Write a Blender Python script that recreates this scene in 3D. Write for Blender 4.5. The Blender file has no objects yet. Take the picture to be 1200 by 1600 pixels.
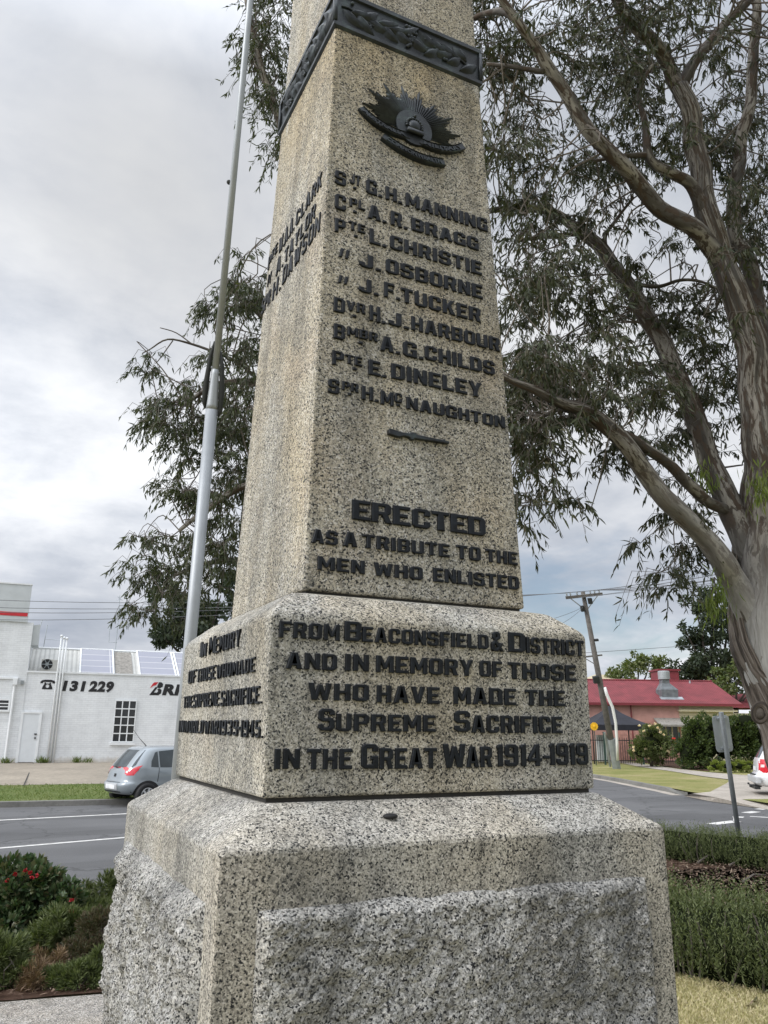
import bpy, bmesh, math, random
import numpy as np
from mathutils import Vector, Matrix, noise as mnoise
from mathutils.bvhtree import BVHTree

SC = bpy.context.scene
R = math.radians

# ------------------------------------------------------------------ camera
CAM = np.array([-1.11193, -2.39698, 2.05])
YAW, PITCH, ROLL, FPX = R(25.9068), R(15.3101), R(0.5310), 1232.288   # FPX: focal length in px of a 1200x1600 frame
fw = np.array([math.sin(YAW)*math.cos(PITCH), math.cos(YAW)*math.cos(PITCH), math.sin(PITCH)])
r0 = np.array([math.cos(YAW), -math.sin(YAW), 0.0])
u0 = np.cross(r0, fw)
rt = r0*math.cos(ROLL) + u0*math.sin(ROLL)
up = -r0*math.sin(ROLL) + u0*math.cos(ROLL)
cd = bpy.data.cameras.new('camera')
cd.sensor_fit = 'VERTICAL'; cd.sensor_height = 24.0; cd.sensor_width = 18.0
cd.lens = FPX/1600*24.0
cd.clip_start = 0.05; cd.clip_end = 3000
cam = bpy.data.objects.new('camera', cd); SC.collection.objects.link(cam)
cam.matrix_world = Matrix(((rt[0], up[0], -fw[0], CAM[0]), (rt[1], up[1], -fw[1], CAM[1]), (rt[2], up[2], -fw[2], CAM[2]), (0, 0, 0, 1)))
SC.camera = cam

# ------------------------------------------------------------------ world, sun, exposure
SUN = Vector((-0.82, -0.08, 0.60)).normalized()      # towards the sun
SUN_STRENGTH, SUN_ANGLE = 2.0, 25
SKY_STRENGTH = 0.10
SC.view_settings.view_transform = 'Standard'
SC.view_settings.look = 'None'
SC.view_settings.exposure = 0.0
SC.view_settings.gamma = 1.0

def ray(u, v): return fw + rt*((u-600)/FPX) + up*((800-v)/FPX)
def G(u, v, z=0.0):                                  # point on the horizontal plane z
    d = ray(u, v); return CAM + d*((z-CAM[2])/d[2])
def D(u, v, t):                                      # point at depth t
    return CAM + ray(u, v)*t
def PL(u, v, p0, n):                                 # point on a plane
    d = ray(u, v); n = np.array(n, float); return CAM + d*((np.array(p0)-CAM)@n)/(d@n)
def wpx(px, t): return px*t/FPX

def lin(c): return tuple(((x/12.92) if x <= .04045 else ((x+.055)/1.055)**2.4) for x in c)

class NT:
    def __init__(s, tree): s.t = tree; s.n = tree.nodes; s.l = tree.links
    def node(s, typ, ins=None, **props):
        nd = s.n.new(typ)
        for k, v in props.items(): setattr(nd, k, v)
        if ins:
            for k, v in ins.items(): s.set(nd.inputs[k], v)
        return nd
    def set(s, sock, v):
        if isinstance(v, bpy.types.NodeSocket): s.l.new(v, sock)
        elif isinstance(v, (tuple, list)) and len(v) == 3 and sock.type == 'RGBA': sock.default_value = (*v, 1)
        else: sock.default_value = v
    def math(s, op, a, b=None, clamp=False):
        nd = s.node('ShaderNodeMath', operation=op, use_clamp=clamp); s.set(nd.inputs[0], a)
        if b is not None: s.set(nd.inputs[1], b)
        return nd.outputs[0]
    def noise(s, vec, scale, detail=4, rough=.55, dist=0.0, color=False):
        nd = s.node('ShaderNodeTexNoise', {'Scale': scale, 'Detail': detail, 'Roughness': rough, 'Distortion': dist})
        if vec is not None: s.l.new(vec, nd.inputs['Vector'])
        return nd.outputs['Color' if color else 'Fac']
    def voro(s, vec, scale, out='Distance', feature='F1', rand=1.0):
        nd = s.node('ShaderNodeTexVoronoi', {'Scale': scale, 'Randomness': rand}, feature=feature)
        if vec is not None: s.l.new(vec, nd.inputs['Vector'])
        return nd.outputs[out]
    def ramp(s, fac, stops, interp='LINEAR'):
        nd = s.node('ShaderNodeValToRGB'); cr = nd.color_ramp; cr.interpolation = interp
        while len(cr.elements) < len(stops): cr.elements.new(.5)
        for e, (p, c) in zip(cr.elements, stops):
            e.position = p; e.color = (*c, 1) if isinstance(c, (tuple, list)) else (c, c, c, 1)
        s.l.new(fac, nd.inputs[0]); return nd.outputs[0]
    def mix(s, fac, a, b, mode='MIX'):
        nd = s.node('ShaderNodeMix', data_type='RGBA', blend_type=mode)
        s.set(nd.inputs[0], fac); s.set(nd.inputs[6], a); s.set(nd.inputs[7], b); return nd.outputs[2]
    def mapping(s, vec, scale=(1, 1, 1), rot=(0, 0, 0)):
        nd = s.node('ShaderNodeMapping', {'Scale': scale, 'Rotation': rot}); s.l.new(vec, nd.inputs[0]); return nd.outputs[0]
    def sep(s, vec):
        nd = s.node('ShaderNodeSeparateXYZ'); s.l.new(vec, nd.inputs[0]); return nd.outputs

w = bpy.data.worlds.new('World'); SC.world = w; w.use_nodes = True
wt = NT(w.node_tree); w.node_tree.nodes.clear()
def build_world():
    t = wt
    tc = t.node('ShaderNodeTexCoord').outputs['Generated']
    x, y, z = t.sep(tc)
    zz = t.math('ADD', t.math('MAXIMUM', z, 0.0), .22)
    comb = t.node('ShaderNodeCombineXYZ', {0: t.math('DIVIDE', x, zz), 1: t.math('DIVIDE', y, zz), 2: 0.37}).outputs[0]
    sky = t.node('ShaderNodeTexSky', sky_type='NISHITA', sun_disc=False, sun_elevation=math.asin(SUN.z), sun_rotation=math.atan2(SUN.x, SUN.y), altitude=50, air_density=1.0, dust_density=1.2).outputs[0]
    n1 = t.noise(comb, .7, 6, .55, .3)
    n2 = t.noise(comb, 3.2, 6, .6, .2)
    nn = t.math('ADD', t.math('MULTIPLY', n1, .7), t.math('MULTIPLY', n2, .3))
    cloud = t.ramp(nn, [(.34, (3.8, 4.2, 4.95)), (.46, (5.4, 5.75, 6.4)), (.55, (7.4, 7.6, 8.0)), (.66, (9.4, 9.5, 9.6))])
    # the cloud deck is brighter overhead and round the veiled sun
    dot = t.node('ShaderNodeVectorMath', operation='DOT_PRODUCT'); t.l.new(tc, dot.inputs[0]); dot.inputs[1].default_value = SUN
    glow = t.math('POWER', t.math('MAXIMUM', dot.outputs['Value'], 0.0), 2.5)
    zen = t.math('MULTIPLY', t.math('SUBTRACT', z, .68, clamp=True), 9.0)
    zen = t.math('MINIMUM', zen, 4.5)
    def lobe(u, v, p, k):                        # a break in the cloud, or a thicker bank, in one direction of the sky
        dv = Vector(ray(u, v)).normalized(); nd = t.node('ShaderNodeVectorMath', operation='DOT_PRODUCT'); t.l.new(tc, nd.inputs[0]); nd.inputs[1].default_value = dv
        return t.math('MULTIPLY', t.math('POWER', t.math('MAXIMUM', nd.outputs['Value'], 0.0), p), k)
    ragged = t.math('ADD', .4, t.math('MULTIPLY', n2, 1.2))
    banks = t.math('MULTIPLY', t.math('ADD', t.math('ADD', lobe(10, 640, 60, .36), lobe(330, 760, 120, .16)), t.math('ADD', lobe(180, 330, 40, -.24), lobe(150, 1010, 150, -.12))), ragged)
    hor = t.math('MULTIPLY', t.math('POWER', t.math('SUBTRACT', 1.0, t.math('MAXIMUM', z, 0.0)), 4.0), .22)
    gain = t.math('ADD', t.math('ADD', t.math('ADD', 1.0, hor), t.math('MULTIPLY', glow, 2.4)), t.math('ADD', zen, banks))
    cloud = t.mix(1.0, cloud, t.node('ShaderNodeCombineXYZ', {0: gain, 1: gain, 2: gain}).outputs[0], 'MULTIPLY')
    # thin broken patches low in the north-east show blue
    gap = t.ramp(t.noise(comb, 1.5, 5, .6, .4), [(.46, 0.0), (.62, 1.0)])
    low = t.math('MULTIPLY', t.ramp(z, [(.02, 1.0), (.17, .9), (.3, 0.0)]), t.ramp(x, [(.35, 0.0), (.6, 1.0)]))
    m = t.math('MULTIPLY', t.math('MULTIPLY', gap, low), .75)
    col = t.mix(m, cloud, sky)
    bg = t.node('ShaderNodeBackground', {'Color': col, 'Strength': SKY_STRENGTH})
    out = t.node('ShaderNodeOutputWorld'); t.l.new(bg.outputs[0], out.inputs[0])
build_world()
sl = bpy.data.lights.new('sun', 'SUN'); sl.energy = SUN_STRENGTH; sl.angle = R(SUN_ANGLE); sl.color = (1, .95, .88)
so = bpy.data.objects.new('sun', sl); SC.collection.objects.link(so)
so.rotation_euler = SUN.to_track_quat('Z', 'Y').to_euler(); so.location = (-20, -10, 30)

# ------------------------------------------------------------------ materials
def new_mat(name):
    m = bpy.data.materials.new(name); m.use_nodes = True; m.node_tree.nodes.clear()
    t = NT(m.node_tree)
    b = t.node('ShaderNodeBsdfPrincipled'); o = t.node('ShaderNodeOutputMaterial'); t.l.new(b.outputs[0], o.inputs[0])
    return m, t, b, o
def bump(t, b, h, strength=.3, dist=.01):
    bp = t.node('ShaderNodeBump', {'Strength': strength, 'Distance': dist}); t.l.new(h, bp.inputs['Height']); t.l.new(bp.outputs[0], b.inputs['Normal'])
def objc(t): return t.node('ShaderNodeTexCoord').outputs['Object']

def simple(name, col, rough=.6, metal=0.0, vary=.15, scale=6, bmp=0.0, coat=0.0, spec=.5):
    m, t, b, o = new_mat(name); c = objc(t)
    n = t.noise(c, scale, 5, .6)
    lo = tuple(x*(1-vary) for x in col); hi = tuple(min(1, x*(1+vary)) for x in col)
    t.set(b.inputs['Base Color'], t.ramp(n, [(.3, lo), (.7, hi)]))
    b.inputs['Roughness'].default_value = rough; b.inputs['Metallic'].default_value = metal
    b.inputs['Specular IOR Level'].default_value = spec
    if coat: b.inputs['Coat Weight'].default_value = coat
    if bmp: bump(t, b, t.noise(c, scale*8, 4), bmp, .01)
    return m

def granite(name, base=(.47, .425, .335), dark=1.0, stain=.75, grime=.45, grain=95, bmp=.5, lichen_shade=.45):
    m, t, b, o = new_mat(name); c = objc(t)
    wob = t.noise(c, 160, 2, .6, color=True)
    cw = t.node('ShaderNodeVectorMath', operation='MULTIPLY_ADD'); t.l.new(wob, cw.inputs[0]); cw.inputs[1].default_value = (.007,)*3; t.l.new(c, cw.inputs[2])
    v1 = t.sep(t.voro(cw.outputs[0], grain, 'Color'))[0]
    v2 = t.sep(t.voro(cw.outputs[0], grain*2.1, 'Color'))[1]
    big = t.noise(c, 7, 4, .6)
    v1b = t.math('ADD', v1, t.math('MULTIPLY', t.math('SUBTRACT', big, .5), .13*dark))
    col = t.ramp(v1b, [(.0, (.022, .023, .026)), (.10*dark+.02, (.03, .031, .033)), (.15*dark+.03, (.17, .165, .15)), (.33, tuple(x*.62 for x in base)), (.52, base), (.80, tuple(min(1, x*1.14) for x in base)), (.93, (.62, .60, .56))])
    fine = t.ramp(v2, [(0, .50), (.14, .58), (.22, .95), (1, 1.10)])
    col = t.mix(1.0, col, fine, 'MULTIPLY')
    # iron and lichen stains
    st = t.ramp(t.noise(t.mapping(c, (1, 1, .45)), 2.6, 5, .62, .5), [(.42, 0.0), (.66, 1.0)])
    col = t.mix(t.math('MULTIPLY', st, stain), col, t.mix(1.0, col, (1.02, .87, .62), 'MULTIPLY'))
    pk = t.ramp(t.noise(c, 4.3, 3, .5, .2), [(.55, 0.0), (.72, 1.0)])
    col = t.mix(t.math('MULTIPLY', pk, .35*stain), col, t.mix(1.0, col, (1.0, .80, .70), 'MULTIPLY'))
    gr = t.ramp(t.noise(t.mapping(c, (1, 1, .6)), 3.4, 6, .68, .8), [(.46, 0.0), (.64, 1.0)])
    sp = t.ramp(t.noise(c, 70, 3, .7), [(.42, 1.0), (.56, .45)])
    col = t.mix(t.math('MULTIPLY', t.math('MULTIPLY', gr, grime), sp), col, (.045, .048, .046))
    # front faces painted darker as the shaded side, mottled with grey-black lichen
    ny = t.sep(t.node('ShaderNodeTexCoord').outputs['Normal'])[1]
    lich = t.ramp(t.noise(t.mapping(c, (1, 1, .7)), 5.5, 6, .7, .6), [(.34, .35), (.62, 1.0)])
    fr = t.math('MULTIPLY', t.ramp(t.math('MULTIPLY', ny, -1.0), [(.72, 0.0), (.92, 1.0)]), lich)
    col = t.mix(t.math('MULTIPLY', fr, lichen_shade), col, t.mix(1.0, col, (.50, .52, .53), 'MULTIPLY'))
    # rain streaks down the stone, and an iron-brown band washed out under the bronze collar
    rs = t.noise(t.mapping(c, (11, 11, .55)), 1.0, 5, .65, .3)
    col = t.mix(1.0, col, t.ramp(rs, [(.36, .74), (.52, 1.0), (.70, 1.08)]), 'MULTIPLY')
    z_ = t.math('ADD', t.sep(c)[2], t.math('MULTIPLY', t.math('SUBTRACT', t.noise(t.mapping(c, (8, 8, .8)), 1.0, 4, .6), .5), .7))
    wash = t.math('MULTIPLY', t.ramp(t.math('SUBTRACT', z_, 3.4), [(.06, 0.0), (.55, .85), (.62, .85), (.66, 0.0)]), .6)
    col = t.mix(wash, col, t.mix(1.0, col, (.82, .70, .46), 'MULTIPLY'))
    t.set(b.inputs['Base Color'], col)
    b.inputs['Roughness'].default_value = .82; b.inputs['Specular IOR Level'].default_value = .3
    h = t.math('ADD', t.math('MULTIPLY', v1, .5), t.math('ADD', t.math('MULTIPLY', t.noise(c, 120, 4, .7), 1.0), t.math('MULTIPLY', v2, .3)))
    bump(t, b, h, bmp, .004)
    return m

M = {}
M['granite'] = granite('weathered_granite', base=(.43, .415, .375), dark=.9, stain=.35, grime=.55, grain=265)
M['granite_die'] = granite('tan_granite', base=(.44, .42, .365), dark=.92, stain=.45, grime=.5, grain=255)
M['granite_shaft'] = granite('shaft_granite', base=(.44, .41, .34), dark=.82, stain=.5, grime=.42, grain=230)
M['granite_rough'] = granite('rock_faced_granite', base=(.45, .445, .425), dark=.95, stain=.12, grime=.6, bmp=1.0, grain=250, lichen_shade=.35)
M['joint'] = simple('dark_joint', (.03, .028, .025), .9)
def bronze():
    m, t, b, o = new_mat('aged_bronze'); c = objc(t)
    n = t.noise(c, 14, 5, .65)
    t.set(b.inputs['Base Color'], t.ramp(n, [(.35, (.012, .014, .016)), (.55, (.026, .032, .036)), (.75, (.055, .075, .07))]))
    b.inputs['Metallic'].default_value = .45; b.inputs['Roughness'].default_value = .42
    bump(t, b, t.noise(c, 180, 3), .25, .004); return m
M['bronze'] = bronze()
def lead():
    m, t, b, o = new_mat('dark_lead_letter'); c = objc(t)
    n = t.noise(c, 40, 4, .7)
    t.set(b.inputs['Base Color'], t.ramp(n, [(.35, (.004, .005, .007)), (.62, (.008, .011, .015)), (.85, (.035, .04, .048))]))
    b.inputs['Specular IOR Level'].default_value = .22; b.inputs['Roughness'].default_value = .45
    bump(t, b, t.noise(c, 150, 3), .35, .004); return m
M['lead'] = lead()

def asphalt():
    m, t, b, o = new_mat('asphalt'); c = objc(t)
    n = t.noise(c, .35, 5, .6); f = t.noise(c, 60, 3, .8)
    col = t.ramp(n, [(.3, (.085, .085, .087)), (.7, (.12, .12, .121))])
    col = t.mix(.5, col, t.ramp(f, [(.35, .5), (.65, 1.5)]), 'MULTIPLY')
    tr = t.ramp(t.noise(t.mapping(c, (.03, .6, 1)), 1.0, 3), [(.45, 1.0), (.6, .86)])
    col = t.mix(1.0, col, tr, 'MULTIPLY')
    pt = t.ramp(t.noise(t.mapping(c, (.25, .7, 1)), .6, 2, .4), [(.56, 1.0), (.575, .80)])
    col = t.mix(1.0, col, pt, 'MULTIPLY')
    ck = t.node('ShaderNodeTexVoronoi', {'Scale': .33, 'Randomness': 1.0}, feature='DISTANCE_TO_EDGE'); wv = t.node('ShaderNodeVectorMath', operation='MULTIPLY_ADD'); t.l.new(t.noise(c, 1.3, 4, .7, color=True), wv.inputs[0]); wv.inputs[1].default_value = (1.2, 1.2, 0); t.l.new(c, wv.inputs[2]); t.l.new(wv.outputs[0], ck.inputs['Vector'])
    col = t.mix(t.math('MULTIPLY', t.ramp(ck.outputs['Distance'], [(.004, 1.0), (.012, 0.0)]), .65), col, (.03, .03, .03))
    oil = t.ramp(t.noise(c, .9, 4, .6), [(.66, 0.0), (.74, .5)]); col = t.mix(oil, col, (.05, .05, .05))
    t.set(b.inputs['Base Color'], col); b.inputs['Roughness'].default_value = .85; bump(t, b, f, .4, .01); return m
M['asphalt'] = asphalt()
def concrete(name, col, sc=1.0):
    m, t, b, o = new_mat(name); c = objc(t)
    n = t.noise(c, .8*sc, 6, .65); n2 = t.noise(c, 9*sc, 5, .7); f = t.noise(c, 90, 3, .8)
    k = t.ramp(n, [(.3, tuple(x*.74 for x in col)), (.7, tuple(x*1.14 for x in col))])
    k = t.mix(.55, k, t.ramp(n2, [(.3, .6), (.65, 1.2)]), 'MULTIPLY')
    k = t.mix(.4, k, t.ramp(f, [(.35, .6), (.65, 1.3)]), 'MULTIPLY')
    t.set(b.inputs['Base Color'], k); b.inputs['Roughness'].default_value = .9; bump(t, b, f, .4, .008); return m
M['concrete'] = concrete('concrete', (.30, .26, .205), .7)
M['kerb'] = concrete('kerb_concrete', (.17, .165, .15))
M['path'] = concrete('path_concrete', (.38, .34, .29))
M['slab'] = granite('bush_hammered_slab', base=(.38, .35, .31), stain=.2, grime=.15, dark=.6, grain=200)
def ground_mat(name, a, b2, c2, sc=1.2):
    m, t, b, o = new_mat(name); c = objc(t)
    n = t.noise(c, sc, 6, .7); f = t.noise(t.mapping(c, (1, 1, 1)), 45*sc, 4, .8)
    k = t.ramp(n, [(.32, a), (.5, b2), (.68, c2)])
    k = t.mix(.7, k, t.ramp(f, [(.3, .45), (.7, 1.5)]), 'MULTIPLY')
    t.set(b.inputs['Base Color'], k); b.inputs['Roughness'].default_value = .95; b.inputs['Specular IOR Level'].default_value = .1
    bump(t, b, f, .8, .04); return m
M['verge_green'] = ground_mat('green_verge', (.10, .14, .045), (.14, .175, .06), (.19, .20, .09), .8)
M['verge_dry'] = ground_mat('dry_verge', (.16, .18, .055), (.24, .23, .09), (.33, .285, .15), .45)
M['lawn'] = ground_mat('lawn_soil', (.26, .24, .11), (.40, .355, .19), (.48, .42, .26), 2.5)
M['far_ground'] = ground_mat('far_ground', (.12, .15, .06), (.17, .17, .08), (.22, .2, .12), .05)
M['mulch'] = ground_mat('mulch_soil', (.05, .03, .02), (.10, .06, .042), (.17, .11, .08), 9)
def road_paint():
    m, t, b, o = new_mat('road_paint'); c = objc(t)
    t.set(b.inputs['Base Color'], t.ramp(t.noise(c, 7, 6, .75), [(.30, (.16, .16, .16)), (.42, (.50, .49, .47)), (.6, (.66, .65, .62))])); b.inputs['Roughness'].default_value = .8; return m
M['paint'] = road_paint()

def leaf_mat(name, cols, trans=.25, rough=.55, tcol=None):
    m, t, b, o = new_mat(name)
    g = t.node('ShaderNodeNewGeometry'); rnd = g.outputs['Random Per Island']
    n = len(cols)
    col = t.ramp(rnd, [(i/(n-1) if n > 1 else 0, c) for i, c in enumerate(cols)])
    t.set(b.inputs['Base Color'], col); b.inputs['Roughness'].default_value = rough; b.inputs['Specular IOR Level'].default_value = .35
    tr = t.node('ShaderNodeBsdfTranslucent'); t.set(tr.inputs[0], t.mix(1.0, col, tcol or (1.3, 1.5, .6), 'MULTIPLY'))
    mx = t.node('ShaderNodeMixShader', {0: trans}); t.l.new(b.outputs[0], mx.inputs[1]); t.l.new(tr.outputs[0], mx.inputs[2])
    t.l.new(mx.outputs[0], o.inputs[0]); return m
M['gum_leaf'] = leaf_mat('gum_leaves', [(.019, .025, .012), (.031, .041, .017), (.046, .056, .025), (.068, .073, .04), (.04, .047, .022), (.08, .067, .034)], .18)
M['gum_leaf_light'] = leaf_mat('pale_gum_leaves', [(.025, .034, .016), (.044, .057, .025), (.065, .079, .037), (.082, .087, .046)], .22)
M['mistletoe'] = leaf_mat('mistletoe_leaves', [(.09, .13, .025), (.15, .19, .04), (.12, .15, .03)], .3)
M['dark_leaf'] = leaf_mat('dark_tree_leaves', [(.022, .034, .02), (.035, .05, .026), (.05, .065, .035)], .15)
M['mid_leaf'] = leaf_mat('mid_tree_leaves', [(.06, .085, .025), (.09, .12, .035), (.13, .15, .055), (.10, .10, .045)], .25)
M['hedge_leaf'] = leaf_mat('hedge_leaves', [(.03, .05, .018), (.05, .075, .022), (.08, .11, .03), (.06, .085, .02)], .2)
M['lime_leaf'] = leaf_mat('lime_hedge_leaves', [(.12, .16, .03), (.18, .22, .045), (.22, .24, .06)], .25)
M['rose_leaf'] = leaf_mat('rose_leaves', [(.03, .06, .025), (.05, .085, .034), (.085, .115, .055), (.12, .105, .06)], .15, .32)
M['rosemary'] = leaf_mat('rosemary_leaves', [(.045, .062, .022), (.075, .095, .032), (.105, .13, .045), (.16, .18, .085)], .2, .6)
M['dry_leaf'] = leaf_mat('dry_shrub_leaves', [(.07, .05, .03), (.11, .08, .048), (.075, .08, .035), (.05, .065, .025)], .1)
M['dry_grass'] = leaf_mat('dry_grass_stems', [(.10, .06, .035), (.19, .125, .07), (.28, .20, .12)], .1)
M['grass'] = leaf_mat('lawn_blades', [(.30, .29, .12), (.50, .45, .24), (.62, .54, .36), (.36, .35, .15)], .2, .8, (1.1, 1.1, .7))
M['grass_green'] = leaf_mat('verge_blades', [(.09, .13, .035), (.13, .17, .05), (.18, .20, .07)], .25, .8)
M['chip'] = leaf_mat('bark_chips', [(.05, .03, .02), (.11, .07, .05), (.19, .13, .09), (.30, .24, .18)], 0, .9)
M['red_petal'] = leaf_mat('red_petals', [(.26, .01, .018), (.40, .016, .026), (.18, .008, .014)], .2)
M['pale_petal'] = leaf_mat('pale_petals', [(.8, .68, .5), (.85, .75, .6), (.8, .55, .45)], .25)
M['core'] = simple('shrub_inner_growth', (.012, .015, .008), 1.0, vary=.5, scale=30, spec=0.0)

def bark():
    m, t, b, o = new_mat('gum_bark')
    uv = t.node('ShaderNodeUVMap').outputs[0]; c = objc(t)
    hgt = t.math('ADD', t.sep(c)[2], t.math('MULTIPLY', t.noise(c, .8, 3), 2.0))
    crown_shade = t.node('ShaderNodeMapRange', {'Value': hgt, 'From Min': 3.6, 'From Max': 5.8}).outputs[0]
    big = t.noise(t.mapping(uv, (1.6, .5, 1)), 1.5, 4, .55, .6)
    col = t.ramp(big, [(.3, (.045, .04, .036)), (.45, (.085, .078, .07)), (.56, (.26, .245, .22)), (.72, (.11, .09, .07))])
    st = t.noise(t.mapping(uv, (6, 3.2, 1)), 1.0, 5, .6, .6)
    col = t.mix(t.ramp(st, [(.51, 0.0), (.56, 1.0)]), col, (.07, .052, .04))
    st2 = t.noise(t.mapping(uv, (13, 7, 1)), 1.0, 4, .6, .5)
    col = t.mix(t.ramp(st2, [(.53, 0.0), (.60, .9)]), col, (.05, .04, .033))
    pale = t.ramp(t.noise(t.mapping(uv, (2.0, .7, 1)), 1.3, 5, .6, .6), [(.3, (.27, .26, .243)), (.48, (.42, .407, .385)), (.62, (.50, .487, .465)), (.75, (.34, .318, .288))])
    ps = t.noise(t.mapping(uv, (16, 1.6, 1)), 1.0, 4, .55, .3)
    pale = t.mix(t.ramp(ps, [(.61, 0.0), (.66, .9)]), pale, (.09, .07, .055))
    pale = t.mix(t.ramp(st, [(.64, 0.0), (.68, .5)]), pale, (.13, .105, .085))
    ft = t.noise(t.mapping(uv, (40, 6, 1)), 1.0, 4, .6)
    pale = t.mix(.6, pale, t.ramp(ft, [(.3, .7), (.7, 1.2)]), 'MULTIPLY')
    col = t.mix(crown_shade, pale, col)  # bark colour darkened with height, standing in for shade under the crown
    t.set(b.inputs['Base Color'], col); b.inputs['Roughness'].default_value = .8; b.inputs['Specular IOR Level'].default_value = .2
    h = t.math('SUBTRACT', t.math('MULTIPLY', big, .6), t.math('MULTIPLY', st, .5))
    bump(t, b, h, .7, .03); return m
M['bark'] = bark()
def loosebark():
    m, t, b, o = new_mat('stringy_bark')
    uv = t.node('ShaderNodeUVMap').outputs[0]
    st = t.noise(t.mapping(uv, (16, .9, 1)), 1.0, 6, .7, .5)
    col = t.ramp(st, [(.36, (.022, .018, .015)), (.46, (.10, .08, .064)), (.55, (.21, .175, .145)), (.68, (.36, .33, .295))])
    t.set(b.inputs['Base Color'], col); b.inputs['Roughness'].default_value = .9
    bump(t, b, st, 1.0, .05); return m
M['loose_bark'] = loosebark()
M['twig'] = simple('twig_bark', (.10, .085, .07), .85, vary=.4, scale=20)
M['dark_trunk'] = simple('dark_trunk_bark', (.06, .05, .042), .9, vary=.3, scale=4, bmp=.5)
M['wood_pole'] = simple('weathered_pole_timber', (.125, .115, .105), .9, vary=.3, scale=5, bmp=.4)
M['galv'] = simple('galvanised_steel', (.40, .43, .45), .45, .7, vary=.2, scale=3)
M['galv_dull'] = simple('dull_galvanised', (.30, .325, .33), .55, .35, vary=.15, scale=5)
M['flue_steel'] = simple('weathered_flue_steel', (.16, .175, .185), .6, .4, vary=.3, scale=4)
M['post_steel'] = simple('weathered_post_steel', (.17, .185, .19), .6, .3, vary=.2, scale=6)
M['sign_back'] = simple('sign_back_aluminium', (.38, .41, .42), .5, .35, vary=.1, scale=3)
M['pole_metal'] = simple('brushed_aluminium', (.33, .35, .37), .5, .45, vary=.12, scale=3)
M['rope'] = simple('dark_rope', (.02, .022, .02), .8)
M['black'] = simple('black_rubber', (.012, .012, .013), .75)
M['black_metal'] = simple('black_metal', (.015, .017, .018), .5)
M['wire'] = simple('wire', (.12, .125, .135), .6)
M['white_pvc'] = simple('white_conduit', (.75, .75, .73), .4, vary=.05)

def whitebrick():
    m, t, b, o = new_mat('white_painted_brick'); c = objc(t)
    br = t.node('ShaderNodeTexBrick', {'Scale': 1.0, 'Mortar Size': .012, 'Brick Width': .24, 'Row Height': .086, 'Color1': (.79, .81, .82), 'Color2': (.75, .77, .785), 'Mortar': (.70, .72, .73)})
    # wall local axes: x along the wall, z up
    s = t.sep(c); cv = t.node('ShaderNodeCombineXYZ', {0: s[0], 1: s[2], 2: 0.0}).outputs[0]
    t.l.new(cv, br.inputs['Vector'])
    dirt = t.ramp(t.noise(t.mapping(c, (1, 1, .5)), 1.1, 6, .7), [(.40, 1.0), (.74, .80)])
    patch = t.ramp(t.noise(t.mapping(c, (.5, 1, 2.2)), 2.0, 4, .6), [(.5, 1.0), (.62, .93)])
    k = t.mix(1.0, t.mix(1.0, br.outputs[0], dirt, 'MULTIPLY'), patch, 'MULTIPLY')
    splash = t.ramp(t.math('ADD', s[2], t.math('MULTIPLY', t.noise(c, 3, 5, .7), .5)), [(.2, (.70, .62, .52)), (.5, (1, 1, 1))])
    k = t.mix(1.0, k, splash, 'MULTIPLY')
    t.set(b.inputs['Base Color'], k); b.inputs['Roughness'].default_value = .7
    bump(t, b, br.outputs[1], -.25, .01); return m
M['white_brick'] = whitebrick()
M['white_paint'] = simple('white_paint', (.74, .76, .77), .55, vary=.06, scale=3)
M['ac_beige'] = simple('beige_casing', (.52, .51, .47), .5, vary=.06)
M['door_paint'] = simple('door_paint', (.66, .69, .71), .5, vary=.05, scale=3)
M['grey_fascia'] = simple('grey_fascia', (.50, .53, .54), .5, vary=.08, scale=2)
M['red_paint'] = simple('red_paint', (.50, .02, .03), .5)
M['sign_black'] = simple('sign_black', (.01, .01, .012), .6)
def corrug(name, col, axis=0, freq=14, rough=.5, vary=.12):
    m, t, b, o = new_mat(name); c = objc(t); s = t.sep(c)
    wv = t.math('SINE', t.math('MULTIPLY', s[axis], freq*6.283))
    n = t.noise(c, 1.3, 5, .65)
    k = t.ramp(n, [(.3, tuple(x*(1-vary) for x in col)), (.7, tuple(x*(1+vary) for x in col))])
    k = t.mix(1.0, k, t.ramp(t.math('MULTIPLY_ADD', wv, .5), [(0.0, .70), (.6, 1.0)]), 'MULTIPLY')
    t.set(b.inputs['Base Color'], k); b.inputs['Roughness'].default_value = rough; bump(t, b, wv, .4, .02); return m
M['roof_sheet'] = corrug('pale_roof_sheet', (.50, .50, .47), 0, 5)
M['red_roof'] = corrug('red_roof_sheet', (.19, .033, .040), 0, 6, .8, .28)
M['red_box'] = simple('dark_red_sheet', (.17, .022, .03), .5)
M['old_tiles'] = simple('rough_grey_sheet', (.24, .225, .20), .8, vary=.4, scale=9, bmp=.6)
def solar():
    m, t, b, o = new_mat('solar_cells'); c = objc(t); s = t.sep(c)
    cv = t.node('ShaderNodeCombineXYZ', {0: s[0], 1: s[1], 2: 0.0}).outputs[0]
    br = t.node('ShaderNodeTexBrick', {'Scale': 1.0, 'Mortar Size': .02, 'Brick Width': 3.0, 'Row Height': .62, 'Color1': (.24, .25, .31), 'Color2': (.26, .27, .32), 'Mortar': (.5, .5, .52)}, offset=0.0)
    t.l.new(cv, br.inputs['Vector']); t.set(b.inputs['Base Color'], br.outputs[0]); b.inputs['Roughness'].default_value = .22; b.inputs['Coat Weight'].default_value = .5; return m
M['solar'] = solar()
M['pink_wall'] = simple('pink_render', (.46, .255, .215), .85, vary=.18, scale=1.2, bmp=.2)
M['pink_brick'] = simple('pink_brickwork', (.42, .22, .18), .85, vary=.25, scale=6, bmp=.3)
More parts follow.
